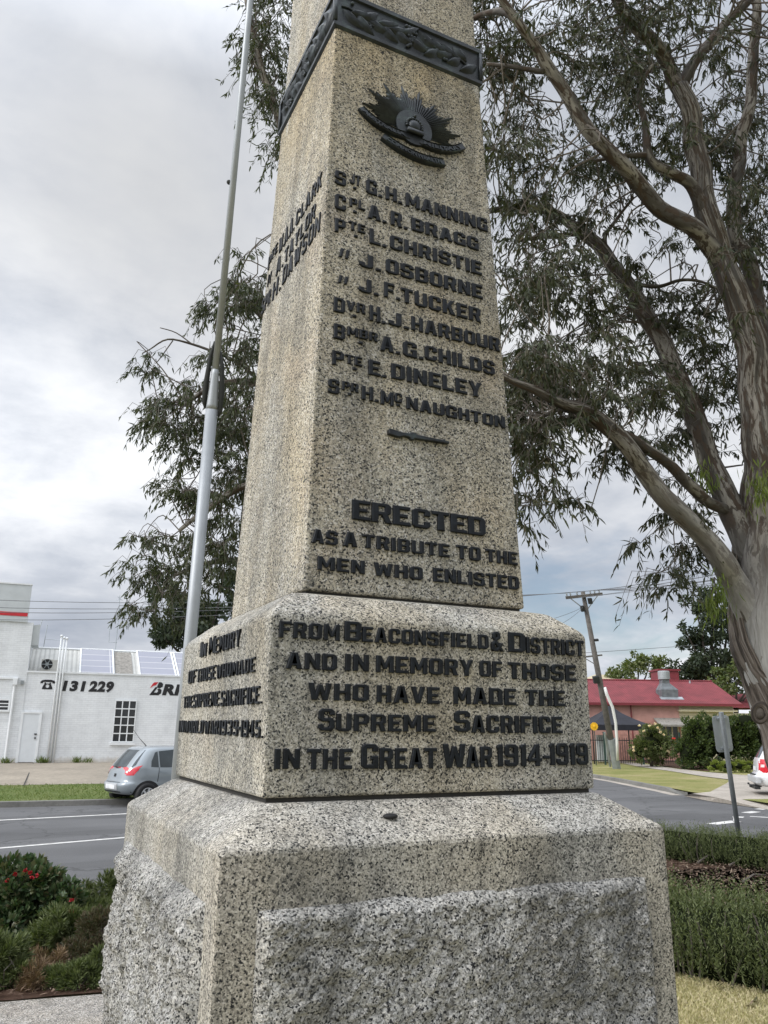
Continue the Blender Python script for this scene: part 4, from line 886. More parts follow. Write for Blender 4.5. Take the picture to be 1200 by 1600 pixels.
# air conditioner
s0, z0 = WS(63, 1051, -.9); s1, z1 = WS(92, 1031, -.9)
mb = MB(); wbox(mb, s0, s1, z0-.1, z1, .75, 1.1); ac = mb.build('air_conditioner', M['ac_beige'], shop, bevel=.02)
cx_, cz_ = WS(73.5, 1038, -.75); mb = MB(); mb.lathe([(.23, 0), (.23, .02), (.21, .03)], (cx_, .755, cz_), (0, -1, 0), 24); mb.build('fan_grille', M['black'], ac)
mb = MB(); mb.lathe([(.08, 0), (.07, .03)], (cx_, .72, cz_), (0, -1, 0), 12)
for k in range(6): a = k*math.pi/3; mb.box((cx_+.16*math.cos(a), .722, cz_+.16*math.sin(a)), (.16, .01, .03), (math.cos(a), 0, math.sin(a)), (0, 1, 0), (-math.sin(a), 0, math.cos(a)))
mb.build('fan_blade', M['galv_dull'], ac)
# vent pipes running up the wall
for ub, utp, vt in ((82, 95, 995), (87, 99.5, 998), (81, 104, 999)):
    s0, zz0 = WS(ub, 1189, .06); s1, zz1 = WS(utp, vt, .06)
    mb = MB(); sx = (s0+s1)/2+0*.01; sx = WS(utp-5.2, 1050, .06)[0]
    mb.tube([(sx, -.06, zb_+.15), (sx, -.06, zT+.2), (sx, -.02, zz1)], .035, 8); mb.lathe([(.05, 0), (.07, .03), (.03, .10)], (sx, -.02, zz1), (0, 0, 1), 10); mb.build('vent_pipe', M['white_paint'], shop, smooth=True)
# downpipe at the tower
sx = WS(24, 1062, .08)[0]
mb = MB(); mb.tube([(sx, -.10, zb_+.15), (sx, -.10, WS(24, 1064, .1)[1])], .05, 8); wbox(mb, sx-.09, sx+.09, WS(24, 1070, .1)[1], WS(24, 1060, .1)[1], -.2, -.04); mb.build('downpipe', M['white_paint'], shop)
mb = MB(); wbox(mb, sT-9, sx+.1, WS(10, 1061)[1], WS(10, 1058)[1], -.09, -.031); mb.build('flashing', M['white_paint'], shop)
mb = MB(); wbox(mb, sx+.22, sx+.34, WS(24, 1069, .1)[1], WS(24, 1063, .1)[1], -.12, -.0); mb.build('junction_box', M['galv_dull'], shop)
# door
s0, z0 = WS(27, 1190.5); s1, z1 = WS(63, 1115); s0 = min(s0, WS(35, 1115)[0])
dw = .93*1.0
s1 = WS(64, 1116)[0]; s0 = WS(35, 1116)[0]
mb = MB(); wbox(mb, s0, s1, .02, z1, -.055, -.025 if s0 < sT else .0); door = mb.build('door', M['door_paint'], shop)
mb = MB()
for a in (s0, s1): wbox(mb, a-.05, a+.05, .0, z1, -.075, -.0)
wbox(mb, s0-.05, s1+.05, z1, z1+.07, -.08, -.0); mb.build('door_frame', M['white_paint'], door)
hs, hz = WS(57.5, 1147)
mb = MB(); mb.box((s1-.12, -.085, hz), (.10, .05, .05)); mb.build('handle', M['black_metal'], door)
mb = MB(); mb.box((s1-.12, -.085, hz-.16), (.05, .05, .07)); mb.build('lock', M['black_metal'], door)
# windows
def window(u0_, v0_, u1_, v1_, nx, nz):
    a, zt = WS(u0_, v0_); b2 = WS(u1_, v0_)[0]; zb2 = WS(u0_, v1_)[1]
    mb = MB(); fwid = .045
    for k in range(nx+1): x = a+(b2-a)*k/nx; wbox(mb, x-fwid/2, x+fwid/2, zb2, zt, -.05, -.012)
    for k in range(nz+1): z = zb2+(zt-zb2)*k/nz; wbox(mb, a-fwid/2, b2+fwid/2, z-fwid/2, z+fwid/2, -.056, -.008)
    wf = mb.build('window', M['white_paint'], shop)
    mb = MB(); wbox(mb, a, b2, zb2, zt, -.030, -.005); mb.build('pane', M['dark_glass'], wf)
    mb = MB(); wbox(mb, a-.08, b2+.08, zb2-.14, zb2-.03, -.10, -.002); mb.build('sill', M['white_paint'], wf)
window(181, 1094.5, 213.5, 1159, 3, 5)
a, zt = WS(-14, 1094, .03); b2 = WS(14, 1094, .03)[0]; zb2 = WS(4, 1109, .03)[1]
mb = MB(); wbox(mb, a-.08, b2+.08, zb2-.08, zb2, -.09, -.032); wbox(mb, a-.08, b2+.08, zt, zt+.08, -.09, -.032); wbox(mb, a-.08, a, zb2, zt, -.088, -.032); wbox(mb, b2, b2+.08, zb2, zt, -.088, -.032)
for k in (1, 2): wbox(mb, a, b2, zb2+(zt-zb2)*k/3-.02, zb2+(zt-zb2)*k/3+.02, -.07, -.05)
wf = mb.build('window', M['white_paint'], shop); mb = MB(); wbox(mb, a, b2, zb2, zt, -.05, -.031); mb.build('pane', M['dark_glass'], wf)
# lettering on the wall
def wall_text(txt, u0_, u1_, vb, vt, shear=0.0, ofs=.02):
    a, zb2 = WS(u0_, vb); b2 = WS(u1_, vb)[0]; zt = WS(u0_, vt)[1]
    V, F = glyphs(txt, ofs); lo, hi = V[:, 0].min(), V[:, 0].max(); mb = MB()
    H = zt-zb2; P = []
    for x, y, z in V:
        X = (x-lo)/(hi-lo)*(b2-a)+a; Y = (y-CAP0)/(CAP1-CAP0)*H; P.append((X+Y*shear, -.012 if z > 0 else .001, zb2+Y))
    mb.add(P, F); return mb
mb = wall_text('131', 97, 131, 1079.5, 1063.5, .12, .045); m2 = wall_text('229', 138, 176, 1080.5, 1064, .12, .045); mb.add(m2.v, m2.f); mb.build('phone_number', M['sign_black'], shop)
# telephone symbol
cx_, z0 = WS(73.5, 1077); zt = WS(73.5, 1062)[1]; H = zt-z0; wph = WS(85, 1070)[0]-WS(62, 1070)[0]
mb = MB()
hs_ = [(-.5, .62), (-.5, .78), (-.42, .92), (-.2, 1.0), (.2, 1.0), (.42, .92), (.5, .78), (.5, .62), (.33, .62), (.30, .76), (-.30, .76), (-.33, .62)]
mb.prism([(x*wph, y*H) for x, y in hs_], (cx_, 0, z0), (1, 0, 0), (0, 0, 1), (0, -1, 0), -.001, .012)
ring = [(.12*math.cos(a), .33+.19*math.sin(a)) for a in np.linspace(-math.pi/2, 1.5*math.pi, 25)]
outer = [(0, 0), (.2, 0), (.36, 0), (.34, .2), (.28, .4), (.22, .55), (.22, .72), (.14, .72), (.14, .6), (.06, .6), (0, .6), (-.06, .6), (-.14, .6), (-.14, .72), (-.22, .72), (-.22, .55), (-.28, .4), (-.34, .2), (-.36, 0), (-.2, 0), (0, 0)]
def rs(L, n):
    L = np.array(L); d = np.r_[0, np.cumsum(np.linalg.norm(np.diff(L, axis=0), axis=1))]; t = np.linspace(0, d[-1], n); return np.stack([np.interp(t, d, L[:, 0]), np.interp(t, d, L[:, 1])], 1)
O_, I_ = rs(outer, 49), rs(ring, 49)
vs = [(cx_+x*wph, -.012, z0+y*H) for x, y in O_]+[(cx_+x*wph, -.012, z0+y*H) for x, y in I_]
mb.add(vs, [(k, k+1, 50+k, 49+k) for k in range(48)]); mb.build('telephone_symbol', M['sign_black'], shop)
# painted logo letters
mb = wall_text('RI', 253, 278, 1086, 1069, .22, .05); mb.build('sign_lettering', M['sign_black'], shop)
a, z0 = WS(233, 1086); b2, zt = WS(254, 1065.5)[0], WS(233, 1065.5)[1]; Wb, Hb = b2-a, zt-z0
mb = MB()
def pb_(poly): mb.prism([(x*Wb, y*Hb) for x, y in poly], (a, 0, z0), (1, 0, 0), (0, 0, 1), (0, -1, 0), -.001, .012)
pb_([(0, 0), (.46, .62), (.66, .62), (.36, .2), (.62, .2), (.70, .32), (.62, .45), (.78, .52), (.98, .42), (.95, .15), (.75, 0)])
pb_([(.58, .66), (.72, 1.0), (.90, 1.0), (1.06, .88), (1.04, .66), (.84, .54), (.70, .54)])
mb.build('sign_lettering', M['sign_black'], shop)
mb = MB(); mb.prism([(x*Wb, y*Hb) for x, y in [(.02, .52), (.22, .88), (.34, .98), (.66, 1.0), (.48, .76), (.30, .72)]], (a, 0, z0), (1, 0, 0), (0, 0, 1), (0, -1, 0), -.001, .012); mb.build('sign_accent', M['red_paint'], shop)
# masts
def mast(pts, r, d):
    P = [(WS(u, v, d)[0], -d, WS(u, v, d)[1]) for u, v in pts]; mb = MB(); mb.tube(P, r, 6); return mb
mb = mast([(180, 1018), (186, 955), (187, 930)], .022, -3.4)
for du, dv in ((-6, 2), (5, 2), (-3, -4), (3, -4)): a = WS(187, 936, -3.4); b3 = WS(187+du, 936+dv, -3.4); mb.tube([(a[0], 3.4, a[1]), (b3[0], 3.4, b3[1])], .012, 5)
m2 = mast([(183, 1004), (170, 1003.5), (172, 970)], .018, -3.4); mb.add(m2.v, m2.f); mb.build('antenna', M['galv'], shop)
mb = mast([(68, 1012), (74, 976)], .02, -3.2); m2 = mast([(70, 999), (94, 1000)], .015, -3.2); mb.add(m2.v, m2.f); m2 = mast([(60, 990), (66, 968)], .02, -2); mb.add(m2.v, m2.f); mb.build('antenna', M['galv'], shop)
# weeds along the base are left to a small tuft of grass
rng = np.random.default_rng(4)
for u, c in ((120, 60), (68, 90), (10, 60), (136, 30)):
    p0 = PL(u, 1190, W0+wn*.2, wn); p0[2] = W0[2]-.02
    P = p0+np.stack([rng.normal(0, .10, c), rng.normal(0, .03, c), np.zeros(c)], 1); dv = np.stack([rng.normal(0, .5, c), rng.normal(0, .4, c), np.ones(c)], 1)
    tag(leaf_obj('weed_tuft', P, dv, rng.uniform(.1, .35, c), .03, M['grass_green'], seed=2), 'small weed tuft growing against the base of the white workshop wall', 'weeds', 'weeds along the workshop wall')

# ------------------------------------------------------------------ cars
def car_body(layers, ne=4.6, n=56):
    rings = []
    for z, xr, xf, hw, *e in layers:
        ex = e[0] if e else ne; cx, hl = (xr+xf)/2, (xf-xr)/2; ring = []
        for k in range(n):
            a = 2*math.pi*k/n; c_, s_ = math.cos(a), math.sin(a)
            ring.append((cx+hl*math.copysign(abs(c_)**(2/ex), c_), hw*math.copysign(abs(s_)**(2/ex), s_), z))
        rings.append(ring)
    return rings
def make_car(name, label, layers, paint, loc, rz, spec):
    car = thing(name, label, 'car', loc, rz, world=False)
    rings = car_body(layers); mb = MB(); mb.frustum(rings)
    body = mb.build('body', paint, car, smooth=True, subsurf=1)
    tm = MB(); tm.v = list(mb.v); tm.f = list(mb.f)
    bm = bmesh.new(); vv = [bm.verts.new(p) for p in mb.v]; [bm.faces.new([vv[i] for i in f]) for f in mb.f]; bmesh.ops.triangulate(bm, faces=bm.faces); bvh = BVHTree.FromBMesh(bm); bm.free()
    def panel(nm, poly, axis, mat, off=.006, parent=None, cuts=4, solid=0):
        bm = bmesh.new(); bm.faces.new([bm.verts.new((a, b, 0)) for a, b in poly]); bmesh.ops.triangulate(bm, faces=bm.faces)
        bmesh.ops.subdivide_edges(bm, edges=bm.edges, cuts=cuts, use_grid_fill=True); bmesh.ops.triangulate(bm, faces=bm.faces)
        bm.verts.ensure_lookup_table(); vs = []
        for v in bm.verts:
            a, b = v.co.x, v.co.y
            if axis == 'rear': o, d = Vector((-6, a, b)), Vector((1, 0, 0))
            elif axis == 'front': o, d = Vector((6, a, b)), Vector((-1, 0, 0))
            elif axis == 'right': o, d = Vector((a, -4, b)), Vector((0, 1, 0))
            else: o, d = Vector((a, 4, b)), Vector((0, -1, 0))
            h = bvh.ray_cast(o, d)[0] or bvh.find_nearest(o+d*4)[0]
            vs.append(tuple(h-d*off))
        fs = [tuple(v.index for v in f.verts) for f in bm.faces]; bm.free()
        return MB().add(vs, fs).build(nm, mat, parent or car, smooth=True)
    for sd in ('right', 'left'):
        for poly in spec['side_windows']: panel('side_window', poly, sd, M['car_glass'])
        for (x, z) in spec['handles']: panel('door_handle', [(x-.1, z-.022), (x+.1, z-.022), (x+.1, z+.022), (x-.1, z+.022)], sd, spec.get('handle_mat', paint), .03)
        for x in spec['wheels']:
            r = spec['arch']; panel('wheel_arch', [(x+r*math.cos(a), max(spec['zw']+r*math.sin(a), layers[0][0]+.02)) for a in np.linspace(-.5, math.pi+.5, 18)], sd, M['black'], .004)
        for dpoly in spec['seams']:
            panel('door_seam', dpoly, sd, M['black'], .003, cuts=2)
        panel('sill_trim', [(spec['wheels'][0]+.4, layers[0][0]+.02), (spec['wheels'][1]-.4, layers[0][0]+.02), (spec['wheels'][1]-.4, layers[0][0]+.09), (spec['wheels'][0]+.4, layers[0][0]+.09)], sd, M['black'], .004)
    panel('rear_window', spec['rear_window'], 'rear', M['car_glass'], .008)
    panel('windscreen', spec['windscreen'], 'front', M['car_glass'], .008)
    for sgn in (1, -1):
        p_ = [(a*sgn, b) for a, b in spec['tail_rear']]; tl = panel('tail_light', p_, 'rear', M['tail_red'], .012)
        panel('tail_light', spec['tail_side'], 'left' if sgn > 0 else 'right', M['tail_red'], .012)
        panel('lens', spec['lens'], 'left' if sgn > 0 else 'right', M['lamp_clear'], .016, tl)
        panel('headlight', [(a*sgn, b) for a, b in spec['headlight']], 'front', M['lamp_clear'], .01)
        for x in spec['wheels']:
            y = sgn*(spec['track']); R_ = spec['zw']; wm = MB(); wm.lathe([(R_*.6, -.1), (R_*.92, -.1), (R_, -.06), (R_, .06), (R_*.92, .1), (R_*.62, .1), (R_*.62, .06)], (x, y, R_), (0, sgn, 0), 28)
            ty = wm.build('wheel', M['black'], car, smooth=True)
            wm = MB(); wm.lathe([(R_*.64, .05), (R_*.64, .098), (R_*.56, .10), (R_*.55, .06)], (x, y, R_), (0, sgn, 0), 24); wm.lathe([(R_*.16, .05), (R_*.16, .1), (R_*.1, .11)], (x, y, R_), (0, sgn, 0), 12)
            for k in range(6):
                a = k*math.pi/3+.3; wm.box((x+R_*.36*math.cos(a), y+sgn*.085, R_+R_*.36*math.sin(a)), (R_*.45, .03, R_*.17), (math.cos(a), 0, math.sin(a)), (0, 1, 0), (-math.sin(a), 0, math.cos(a)))
            wm.build('rim', M['rim'], ty)
    for nm, poly, m_, off in spec['rear_parts']: panel(nm, poly, 'rear', M[m_] if isinstance(m_, str) else m_, off)
    ub = MB(); ub.box(((spec['wheels'][0]+spec['wheels'][1])/2, 0, layers[0][0]+.02), (layers[2][2]-layers[2][1]-1.0, layers[0][3]*1.5, .12)); ub.build('underbody', M['black'], car)
    for sgn in (1, -1):
        mm = MB(); mm.ball((spec['mirror'][0], sgn*spec['mirror'][1], spec['mirror'][2]), .11, 10, 6, (.7, 1.1, .75)); mm.build('wing_mirror', paint, car, smooth=True)
    return car, panel
hatchL = [(.29, -1.62, 1.66, .70), (.30, -1.74, 1.78, .79), (.35, -1.83, 1.86, .83), (.45, -1.875, 1.90, .848), (.56, -1.88, 1.89, .85), (.60, -1.86, 1.87, .85), (.625, -1.80, 1.84, .848), (.72, -1.785, 1.80, .852), (.82, -1.765, 1.70, .85), (.90, -1.74, 1.50, .84), (.96, -1.71, 1.22, .825), (1.02, -1.67, 1.05, .80), (1.14, -1.575, .88, .758), (1.26, -1.47, .68, .715), (1.38, -1.36, .46, .665), (1.445, -1.29, .32, .63), (1.485, -1.22, .20, .585), (1.508, -1.08, .05, .50), (1.52, -.85, -.12, .34)]
spec = dict(side_windows=[[(-1.16, 1.0), (-.95, .985), (-.95, 1.385), (-1.02, 1.36), (-1.14, 1.14)], [(-.91, .985), (-.22, .975), (-.22, 1.41), (-.5, 1.425), (-.91, 1.39)], [(-.14, .975), (.78, .97), (.36, 1.36), (.2, 1.4), (-.14, 1.41)]],
            handles=[(-.80, .87), (.05, .86)], wheels=[-1.23, 1.23], arch=.36, zw=.30, track=.755,
            seams=[[(-.19, .34), (-.175, .3), (-.175, .97), (-.19, .97)], [(-.98, .62), (-.965, .62), (-.93, .98), (-.945, .98)], [(.86, .3), (.875, .3), (.9, .95), (.885, .95)]],
            rear_window=[(-.60, .99), (.60, .99), (.64, 1.05), (.53, 1.42), (-.53, 1.42), (-.64, 1.05)], windscreen=[(-.68, 1.03), (.68, 1.03), (.56, 1.41), (-.56, 1.41)],
            tail_rear=[(.53, .79), (.70, .79), (.735, .92), (.73, 1.04), (.67, 1.0)], tail_side=[(-1.74, .82), (-1.70, .81), (-1.665, .97), (-1.675, 1.03), (-1.70, 1.0)], lens=[(-1.725, .85), (-1.70, .85), (-1.69, .90), (-1.715, .90)],
            headlight=[(.45, .66), (.78, .68), (.76, .86), (.55, .80)], mirror=(.72, .90, 1.0),
            rear_parts=[('number_plate', [(-.26, .44), (.26, .44), (.26, .55), (-.26, .55)], 'plate', .014), ('plate_recess', [(-.36, .42), (.36, .42), (.34, .585), (-.34, .585)], 'grey_plastic', .004), ('bumper_strip', [(-.7, .36), (.7, .36), (.7, .39), (-.7, .39)], 'black', .006), ('tailgate_gap', [(-.62, .612), (.62, .612), (.62, .628), (-.62, .628)], 'black', .012), ('hatch_badge', [(-.05, .74), (.05, .74), (.05, .82), (-.05, .82)], 'black', .01), ('wiper', [(-.02, .965), (.3, .985), (.3, 1.0), (-.02, .995)], 'black', .03)])
# rear-right tyre of the hatchback touches the road at about (225,1262)
hz_ = R(17)
hd = np.array([math.cos(hz_), math.sin(hz_), 0]); hl = np.array([-hd[1], hd[0], 0])
rearpt = G(174, 1259.5, 0)                     # middle of the rear, on the road
cpos = rearpt+hd*1.80
hcar, hp = make_car('hatchback_car', 'silver blue small hatchback driving on the road past the white workshop', hatchL, M['silver_paint'], (cpos[0], cpos[1], 0), hz_, spec)
mb = MB(); mb.tube([(-.95, 0, 1.51), (-1.18, 0, 1.72), (-1.38, 0, 1.95)], [.012, .006, .004], 6); mb.build('aerial', M['black'], hcar)

suvL = [(.38, -2.1, 2.2, .80, 4), (.42, -2.28, 2.3, .88, 4.5), (.50, -2.36, 2.38, .92, 5), (.72, -2.38, 2.40, .93, 5), (.76, -2.34, 2.38, .93, 5), (.78, -2.25, 2.36, .925, 5), (1.0, -2.24, 2.28, .94, 5), (1.12, -2.22, 2.1, .935, 5), (1.18, -2.20, 1.55, .92, 5), (1.24, -2.17, 1.2, .90, 5), (1.42, -2.06, .98, .85, 5), (1.6, -1.94, .72, .79, 5), (1.72, -1.84, .55, .74, 4.5), (1.80, -1.72, .4, .67, 4), (1.83, -1.5, .2, .5, 4), (1.84, -1.2, 0, .35, 4)]
spec2 = dict(side_windows=[[(-1.98, 1.24), (-1.22, 1.23), (-1.22, 1.66), (-1.72, 1.66)], [(-1.12, 1.23), (-.22, 1.22), (-.22, 1.67), (-1.12, 1.66)], [(-.12, 1.22), (.9, 1.21), (.5, 1.62), (-.12, 1.67)]],
             handles=[(-.95, 1.08), (.05, 1.08)], wheels=[-1.4, 1.45], arch=.46, zw=.37, track=.82,
             seams=[[(-.18, .5), (-.165, .5), (-.165, 1.2), (-.18, 1.2)], [(-1.17, .8), (-1.155, .8), (-1.155, 1.22), (-1.17, 1.22)]],
             rear_window=[(-.72, 1.26), (.72, 1.26), (.64, 1.68), (-.64, 1.68)], windscreen=[(-.8, 1.27), (.8, 1.27), (.68, 1.66), (-.68, 1.66)],
             tail_rear=[(.74, .82), (.92, .82), (.90, 1.22), (.76, 1.22)], tail_side=[(-2.23, .82), (-2.02, .82), (-1.98, 1.04), (-2.02, 1.22), (-2.19, 1.22)], lens=[(-2.17, .98), (-2.08, .98), (-2.07, 1.06), (-2.16, 1.06)],
             headlight=[(.5, .84), (.86, .84), (.84, 1.02), (.55, 1.0)], mirror=(1.0, 1.02, 1.26),
             rear_parts=[('number_plate', [(-.26, .86), (.26, .86), (.26, .98), (-.26, .98)], 'plate', .014), ('bumper_step', [(-.8, .74), (.8, .74), (.8, .77), (-.8, .77)], 'black', .01)])
hz2 = R(-42); hd2 = np.array([math.cos(hz2), math.sin(hz2), 0]); hl2 = np.array([-hd2[1], hd2[0], 0])
rp = G(1186, 1251, 0.02); cp = rp+hd2*2.36+hl2*.93
suv, sp_ = make_car('suv_car', 'white four wheel drive seen from its rear at the driveway behind the gum trunk', suvL, M['white_car'], (cp[0], cp[1], .0), hz2, spec2)
mb = MB(); mb.tube([(-2.1, 0, .40), (-2.46, 0, .40)], .04, 8); mb.box((-2.30, 0, .36), (.16, 1.1, .08)); mb.ball((-2.48, 0, .46), .035); mb.build('tow_bar', M['black_metal'], suv)
mb = MB(); mb.box((-2.30, 0, .60), (.14, 1.78, .2)); mb.build('rear_bumper', M['grey_plastic'], suv, bevel=.03)

# ------------------------------------------------------------------ red-roofed shop on the right
RT = 50.0
R0 = D(1040, 1190, RT); R0[2] = .2
raz = math.atan2(rt[1], rt[0])+R(4); rd = np.array([math.cos(raz), math.sin(raz), 0]); rn = np.array([math.sin(raz), -math.cos(raz), 0])
def RS(u, v, d=0.0):
    p = PL(u, v, R0+rn*d, rn); return float((p-R0)@rd), float(p[2]-R0[2])
rshop = thing('red_roofed_shop', 'long low pink shop with red iron roof and steel flue across the street', 'building', R0, raz, world=False)
sL, zEv = RS(800, 1097); sM = RS(1060, 1100)[0]; sR2 = RS(1150, 1101)[0]; zEv = RS(1040, 1099)[1]
mb = MB(); wbox(mb, sL, sM, -.3, zEv, 0, 6); mb.build('wall', M['pink_wall'], rshop)
mb = MB(); wbox(mb, RS(965, 1100)[0], sM-.05, -.3, RS(1000, 1127)[1], -.06, 0.0); mb.build('lower_wall', M['pink_brick'], rshop)
mb = MB(); wbox(mb, sM, sR2-.2, -.3, zEv, .05, 6); mb.build('weatherboard_wall', M['cream_board'], rshop)
for v in (1107, 1115):
    pass
mb = MB(); wbox(mb, sM-.1, sR2-.05, RS(1100, 1112)[1], RS(1100, 1109)[1], -.25, .04); mb.build('board_trim', M['cream_board'], rshop)
rdp = 4.0; zRg = RS(1010, 1063.5, -rdp)[1]; sRg = RS(1112, 1065, -rdp)[0]
mb = MB(); mb.add([(sL, -.35, zEv), (sR2+.25, -.35, zEv), (sRg, rdp, zRg), (sL, rdp, zRg), (sR2+.25, rdp*2, zEv), (sL, rdp*2, zEv)], [(0, 1, 2, 3), (1, 4, 2), (3, 2, 4, 5)]); mb.build('roof', M['red_roof'], rshop)
mb = MB(); wbox(mb, sL, sR2+.26, zEv-.16, zEv-.01, -.45, -.34); mb.build('gutter', M['red_box'], rshop)
mb = MB(); mb.tube([(sL, rdp, zRg+.02), (sRg, rdp, zRg+.02)], .07, 6); mb.build('ridge_cap', M['red_roof'], rshop)
a, z0 = RS(1029, 1063, -4.3); b2, zt = RS(1058, 1046, -4.3)
mb = MB(); wbox(mb, a, b2, z0-.5, zt-.12, 4.1, 5.6); wbox(mb, a-.1, b2+.1, zt-.12, zt, 4.0, 5.7); mb.build('roof_box', M['red_box'], rshop)
# flue: base on the roof, tapering hood, round cowl
def roofz(y): return zEv+(y+.35)/(rdp+.35)*(zRg-zEv)
yF = 1.0; cxF, _ = RS(1042, 1080, -yF); zc0 = RS(1040, 1062, -yF)[1]; zc1 = RS(1040, 1048.5, -yF)[1]; zs0 = RS(1040, 1068, -yF)[1]; wB = RS(1055, 1080, -yF)[0]-RS(1029, 1080, -yF)[0]
def rq(cx, w_, d_, z): return [(cx-w_/2, yF-d_/2, z), (cx+w_/2, yF-d_/2, z), (cx+w_/2, yF+d_/2, z), (cx-w_/2, yF+d_/2, z)]
mb = MB(); mb.frustum([rq(cxF, wB*.9, .9, roofz(yF)-.5), rq(cxF, wB, .95, min(roofz(yF)+.55, RS(1040, 1078, -yF)[1])), rq(cxF-.12, wB*.45, .5, zs0), rq(cxF-.12, wB*.42, .48, zc0)]); flue = mb.build('flue', M['flue_steel'], rshop)
mb = MB(); mb.lathe([(.30, 0), (.38, .02), (.38, zc1-zc0-.05), (.34, zc1-zc0)], (cxF-.12, yF, zc0), (0, 0, 1), 20); mb.build('cowl', M['galv_dull'], flue, smooth=False)
mb = MB(); mb.box((cxF+.05, yF-.55, roofz(yF-.55)+.03), (wB*1.35, .35, .05), (1, 0, 0), (0, .8, .6*.8)); mb.build('flashing', M['galv'], flue)
mb = MB(); sx_, zx_ = RS(1078, 1068, -3.6); mb.tube([(sx_, 3.6, zx_-.3), (sx_, 3.6, zx_+.2)], .06, 8); mb.build('roof_vent', M['galv'], rshop)
a, z0 = RS(1031, 1132, .9); b2, zt = RS(1072, 1122, .0)
mb = MB(); mb.add([(a, 0, zt), (b2, 0, zt), (b2+.1, -1.1, z0), (a-.1, -1.1, z0), (a, 0, zt-.08), (b2, 0, zt-.08), (b2+.1, -1.1, z0-.12), (a-.1, -1.1, z0-.12)], [(0, 3, 2, 1), (4, 5, 6, 7), (3, 7, 6, 2), (0, 4, 7, 3), (1, 2, 6, 5)]); mb.build('awning', M['old_tiles'], rshop)
a, z0 = RS(1032, 1165); b2, zt = RS(1058, 1134)
mb = MB(); wbox(mb, a, b2, z0, zt, -.08, -.061); wf = mb.build('window', M['dark_glass'], rshop); mb = MB()
for k in range(4): x = a+(b2-a)*k/3; wbox(mb, x-.04, x+.04, z0, zt, -.12, -.08)
mb.build('frame', M['cream_board'], wf)
mb = MB(); wbox(mb, RS(984, 1100)[0], RS(985.4, 1100)[0], -.2, zEv-.1, -.1, -.03); mb.build('downpipe', M['red_box'], rshop)
# neighbouring house: second red roof at the right
H0 = D(1165, 1190, 56); H0[2] = .2
hs2 = thing('red_roofed_house', 'small house with a lighter red roof just behind the end of the shop', 'house', H0, raz, world=False)
ww = wpx(60, 56)
mb = MB(); mb.box((0, 2.5, 1.55), (ww*1.1, 5, 3.1)); mb.build('wall', M['cream_board'], hs2)
def HSv(u, v, d): p = PL(u, v, H0-rn*d, rn); return float(p[2]-H0[2])
za, zr = HSv(1165, 1106, 0), HSv(1150, 1084, 2.5)
mb = MB(); mb.add([(-ww*.65, -.3, za), (ww*1.2, -.3, za), (ww*.9, 2.6, zr), (-ww*.65, 2.6, zr), (ww*1.2, 5.4, za), (-ww*.65, 5.4, za)], [(0, 1, 2, 3), (1, 4, 2), (3, 2, 4, 5), (0, 3, 5)]); mb.build('roof', M['red_roof'], hs2)
# far beige roof behind
F0 = D(975, 1190, 75); F0[2] = .2
fh = thing('beige_roofed_house', 'distant house whose beige roof shows just over the red roof', 'house', F0, raz, world=False)
zr = float(PL(975, 1054.5, F0-rn*4, rn)[2]-F0[2]); za = zr-1.0; ww = wpx(38, 75)
mb = MB(); mb.box((0, 4, za/2), (2*ww, 7, za)); mb.build('wall', M['cream_board'], fh)
mb = MB(); mb.add([(-ww*1.3, 0, za), (ww*1.3, 0, za), (ww*1.3, 8, za), (-ww*1.3, 8, za), (-ww*.4, 4, zr), (ww*.3, 4, zr)], [(0, 1, 5, 4), (1, 2, 5), (2, 3, 4, 5), (3, 0, 4)]); mb.build('roof', M['beige_roof'], fh)

# gazebo tent
gz = D(958, 1188, 47); gz[2] = .2
gaz = thing('canopy_tent', 'dark navy pop-up canopy tent standing in front of the pink shop', 'canopy tent', gz, raz, world=False)
hw = 1.75; ze = 2.15; zp = PL(946, 1103, gz, rn)[2]-gz[2]
def ringq(a, z): return [(-a, -a, z), (a, -a, z), (a, a, z), (-a, a, z)]
mb = MB(); mb.frustum([ringq(hw+.02, ze-.32), ringq(hw+.03, ze), ringq(hw*.62, ze+(zp-ze)*.30), ringq(hw*.3, ze+(zp-ze)*.62), ringq(.05, zp)], False, True); mb.build('canopy', M['gazebo'], gaz)
for sx, sy in ((-1, -1), (1, -1), (1, 1), (-1, 1)): mb = MB(); mb.box((sx*(hw-.04), sy*(hw-.04), ze/2-.1), (.06, .06, ze+.1)); mb.build('leg', M['black_metal'], gaz)
mb = MB(); wbox(mb, -.9, -.25, .05, 1.55, -.2, .2); tag(mb.build('fridge_cabinet', M['pale_panel'], None), 'pale grey cabinet standing under the dark canopy tent', 'cabinet')
fo = bpy.data.objects['fridge_cabinet']; fo.location = gz; fo.rotation_euler = (0, 0, raz)
mb = MB(); mb.box((-.30, -.205, .9), (.03, .02, .3)); mb.build('handle', M['white_paint'], fo)
mb = MB(); mb.box((-.6, -.203, .55), (.16, .015, .2)); mb.build('notice', M['white_paint'], fo)

